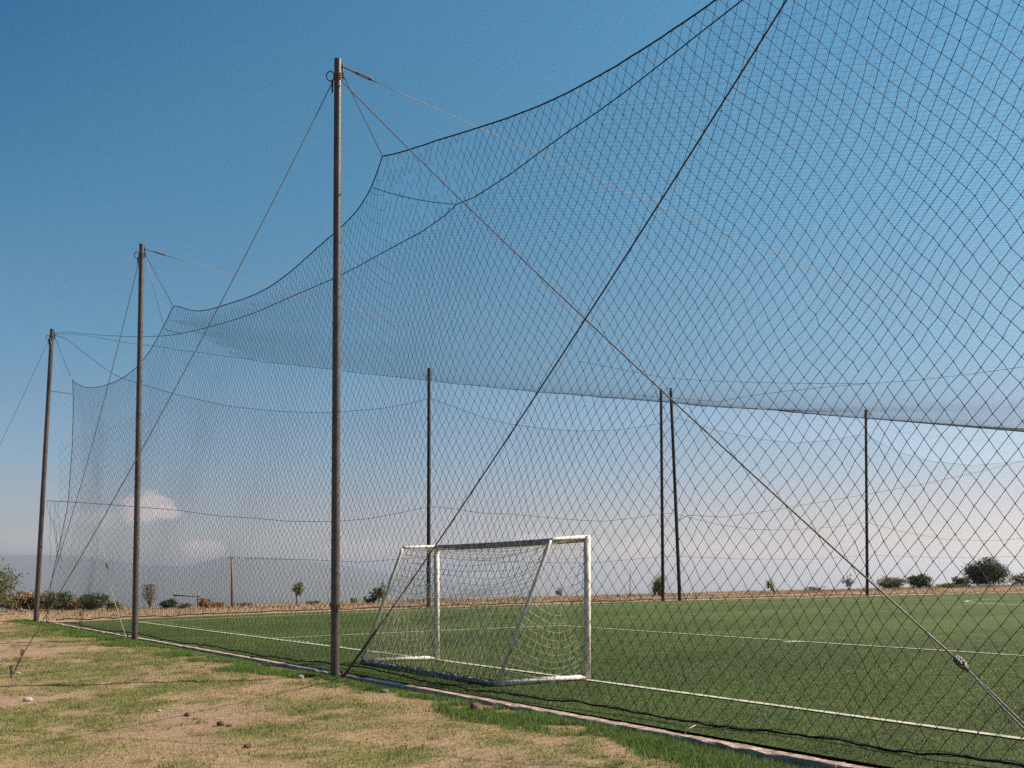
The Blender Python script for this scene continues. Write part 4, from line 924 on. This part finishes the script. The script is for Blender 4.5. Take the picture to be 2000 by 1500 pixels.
shrub('dark_shrub', 'rounded dark bush left of the second pole', 'shrub', 182, 4.4, 1.0, 0.82, OLV + DK, 3800, 0.04, 14, 9, 7)
shrub('dry_shrub', 'low olive scrub close left of the second pole', 'shrub', 222, 4.4, 0.6, 0.42, OLV + DRY, 1500, 0.035, 9, 8, 8)
shrub('broom_shrub', 'upright twiggy bush fanning out right of the second pole', 'shrub', 293, 4.6, 0.62, 1.1, [(0.17, 0.15, 0.09), (0.15, 0.14, 0.08)], 900, 0.03, 26, 10, 9, topw=1.0, trunk=0.02, base_clear=0.45)
shrub('dark_shrub', 'small dark green bush left under the far little goal frame', 'shrub', 330, 4.4, 0.6, 0.46, DK, 1500, 0.04, 9, 8, 10)
shrub('dry_shrub', 'thin scrub under the far little goal frame', 'shrub', 357, 4.6, 0.6, 0.26, OLV + DRY, 600, 0.035, 7, 8, 11)
shrub('orange_bush', 'small orange and yellow bush at the right end of the far little goal frame', 'shrub', 399, 4.4, 0.4, 0.52, ORG + [(0.3, 0.22, 0.08)], 900, 0.04, 8, 8, 12)
shrub('dry_shrub', 'straw coloured low scrub right of the small orange bush', 'shrub', 424, 4.4, 0.6, 0.25, DRY + ORG, 600, 0.035, 7, 8, 13)
shrub('dry_shrub', 'sparse low weeds right of the wooden post', 'shrub', 475, 4.4, 0.8, 0.24, DRY, 400, 0.035, 8, 8, 131)
shrub('sapling', 'lime green sapling seen through the net left of the nearest pole', 'sapling', 579, 4.4, 0.75, 1.1, LIM, 460, 0.05, 9, 16, 14, trunk=0.3, base_clear=0.3)
shrub('sapling', 'taller leafy sapling at the left goal stay', 'sapling', 740, 4.4, 0.75, 1.08, GRN + LIM, 800, 0.05, 10, 14, 15, trunk=0.2)
shrub('dark_shrub', 'small grey green scrub at the foot of the taller sapling', 'shrub', 722, 4.7, 0.6, 0.4, DK, 600, 0.04, 7, 10, 16)
shrub('sapling', 'tiny green sprout on the bank right of the nearest pole', 'sapling', 691, 4.4, 0.3, 0.36, LIM, 160, 0.04, 4, 10, 17)
shrub('dry_shrub', 'low dark weeds on the bank just left of the nearest pole', 'shrub', 610, 4.4, 0.7, 0.2, DK + DRY, 300, 0.035, 7, 8, 171)
shrub('sapling', 'small bright green sapling framed inside the goal', 'sapling', 1094, 4.4, 0.55, 0.62, LIM, 300, 0.045, 5, 12, 18, trunk=0.2)
shrub('sapling', 'thin wispy sapling on the bank left of the big shrubs', 'sapling', 1660, 4.4, 0.95, 1.15, DK + GRN, 330, 0.05, 9, 14, 19, trunk=0.25)
shrub('dry_shrub', 'grey brown scrub right of the fourth far pole', 'shrub', 1742, 5.2, 1.8, 0.95, DRY + OLV, 3600, 0.05, 16, 9, 20)
shrub('dark_shrub', 'rounded green bush between the grey scrub and the big tree', 'shrub', 1797, 4.6, 1.55, 1.1, GRN + DK, 4600, 0.055, 16, 9, 21)
shrub('round_tree', 'big dark round tree on the far bank at the right', 'tree', 1927, 5.0, 2.75, 2.3, DK, 14000, 0.065, 34, 9, 22, trunk=0.1)
shrub('dark_shrub', 'low bush against the left side of the big round tree', 'shrub', 1875, 4.5, 1.2, 0.85, DK + GRN, 3000, 0.055, 12, 9, 23)
shrub('dark_shrub', 'bright low greenery at the left foot of the big tree', 'shrub', 1855, 4.2, 1.9, 0.35, GRN + LIM, 1800, 0.05, 12, 9, 231)
shrub('dark_shrub', 'thin dark scrub at the right edge beyond the big tree', 'shrub', 1996, 5.2, 1.9, 1.05, DK + DRY, 2400, 0.05, 12, 9, 24)
shrub('dry_shrub', 'low weeds on the bank between the leaning plant and the wispy sapling', 'shrub', 1592, 4.6, 1.2, 0.4, DRY + DK, 600, 0.04, 8, 9, 25)
def spiky(label, px, q, h, lean, seed, n=220, heads=3):
    b = at_bank(px, q); r = np.random.default_rng(seed); o = thing('spiky_plant', label, 'plant', 'spiky plants on the bank', tuple(b)); w_ = MB(); hp = []
    for i in range(heads):
        tip = b + np.array([lean * h + r.normal(0, 0.16 * h), r.normal(0, 0.1 * h), h * r.uniform(0.35, 0.72)]); w_.tube(np.stack([b - up * 0.1, 0.5 * (b + tip) + r.normal(0, 0.02, 3), tip]), [0.05 * h, 0.04 * h, 0.03 * h], 6); hp.append(tip)
    w_.build('stem', M['bark'], o, True)
    V_ = []; C_ = []
    for i in range(n):
        p = hp[i % heads] - up * h * r.uniform(0, 0.35); a = r.uniform(0, 2 * np.pi); e = r.uniform(-0.35, 1.3); L = h * r.uniform(0.3, 0.5)
        d = np.array([math.cos(a) * math.cos(e), math.sin(a) * math.cos(e), math.sin(e)]); s = np.cross(d, up); s /= max(np.linalg.norm(s), 1e-6); wd2 = 0.016 * h + 0.008
        V_ += [p - s * wd2, p + s * wd2, p + d * L - up * L * 0.12 * abs(math.cos(e))]; C_.append(np.array([0.20, 0.225, 0.075]) * r.uniform(0.55, 1.3))
    v = np.array(V_); link('foliage', mesh_np('foliage', v - b, np.arange(len(v)).reshape(-1, 3), M['leaf'], False, np.repeat(np.array(C_), 3, 0)), o); return o
spiky('bushy spiky plant around the foot of the upright far pole', 1290, 3.0, 1.45, 0.0, 51, 330, 6)
spiky('leaning spiky plant standing alone between the far poles', 1514, 4.2, 1.15, -0.22, 52, 150, 2)
b = at_bank(453, 4.6); tp = at_depth(452, 1087, b[1]); o = thing('wooden_post', 'thin wooden utility post on the bank left of the nearest pole', 'post', None, tuple(b))
w = MB(); w.tube(np.stack([b - up * 0.2, 0.5 * (b + tp) + np.array([0.02, 0, 0]), tp]), [0.055, 0.05, 0.04], 10); w.build('shaft', M['wood'], o, True)
w = MB(); w.tube(np.stack([tp + np.array([-0.07, 0, -0.05]), tp + np.array([0.09, 0, -0.05])]), 0.018, 6); w.build('pin', M['iron'], o)
b = at_bank(1230, 4.0); tp = at_depth(1231, 1110, b[1]); o = thing('thin_stake', 'thin reddish stake on the bank right of the goal', 'stake', None, tuple(b))
w = MB(); w.tube(np.stack([b - up * 0.2, tp]), [0.03, 0.012], 8); w.build('rod', M['wood'], o, True)
w = MB(); w.tube(np.stack([b - up * 0.05, b + up * 0.12]), 0.06, 8); w.build('foot_block', M['iron'], o)
b0, b1_ = at_bank(342, 5.2), at_bank(386, 5.2); o = thing('small_goal_frame', 'bare rusty goal frame standing far off on the bank', 'goal', None, tuple(b0))
hz = at_depth(342, 1164, b0[1])[2]
for bb_ in (b0, b1_):
    w = MB(); w.tube(np.stack([bb_ - up * 0.1, np.array([bb_[0], bb_[1], hz])]), 0.022, 8); w.build('post', M['iron'], o, True)
w = MB(); w.tube(np.stack([np.array([b0[0] - 0.08, b0[1], hz + 0.03]), np.array([b1_[0] + 0.05, b1_[1], hz - 0.03])]), 0.028, 8); w.build('crossbar', M['iron'], o, True)
b = at_bank(157, 1.4); o = thing('ground_stake', 'short dark stake in the dry bank right of the corner pole', 'stake', None, tuple(b))
w = MB(); w.tube(np.stack([b - up * 0.1, b + up * 0.22]), 0.035, 8); w.build('rod', M['iron'], o, True)

# ------------------------------------------------------------------ air
HZ = 1.5e-4
def haze():
    m = bpy.data.materials.new('haze_air'); m.use_nodes = True; nt = m.node_tree; nt.nodes.clear()
    v = nt.nodes.new('ShaderNodeVolumePrincipled'); v.inputs['Color'].default_value = (0.89, 0.90, 0.965, 1); v.inputs['Density'].default_value = HZ; v.inputs['Anisotropy'].default_value = 0.5
    out = nt.nodes.new('ShaderNodeOutputMaterial'); nt.links.new(v.outputs[0], out.inputs['Volume'])
    R = 46500; z0, z1 = -420, 215
    vs = np.array([(sx * R, sy * R, z) for z in (z0, z1) for sy in (-1, 1) for sx in (-1, 1)], float)
    f = np.array([(0, 2, 3, 1), (4, 5, 7, 6), (0, 1, 5, 4), (2, 6, 7, 3), (0, 4, 6, 2), (1, 3, 7, 5)])
    o = link('haze', mesh_np('haze', vs, f, m)); tag(o, 'pale dusty haze lying over the plain and ridges', kind='stuff')
haze()
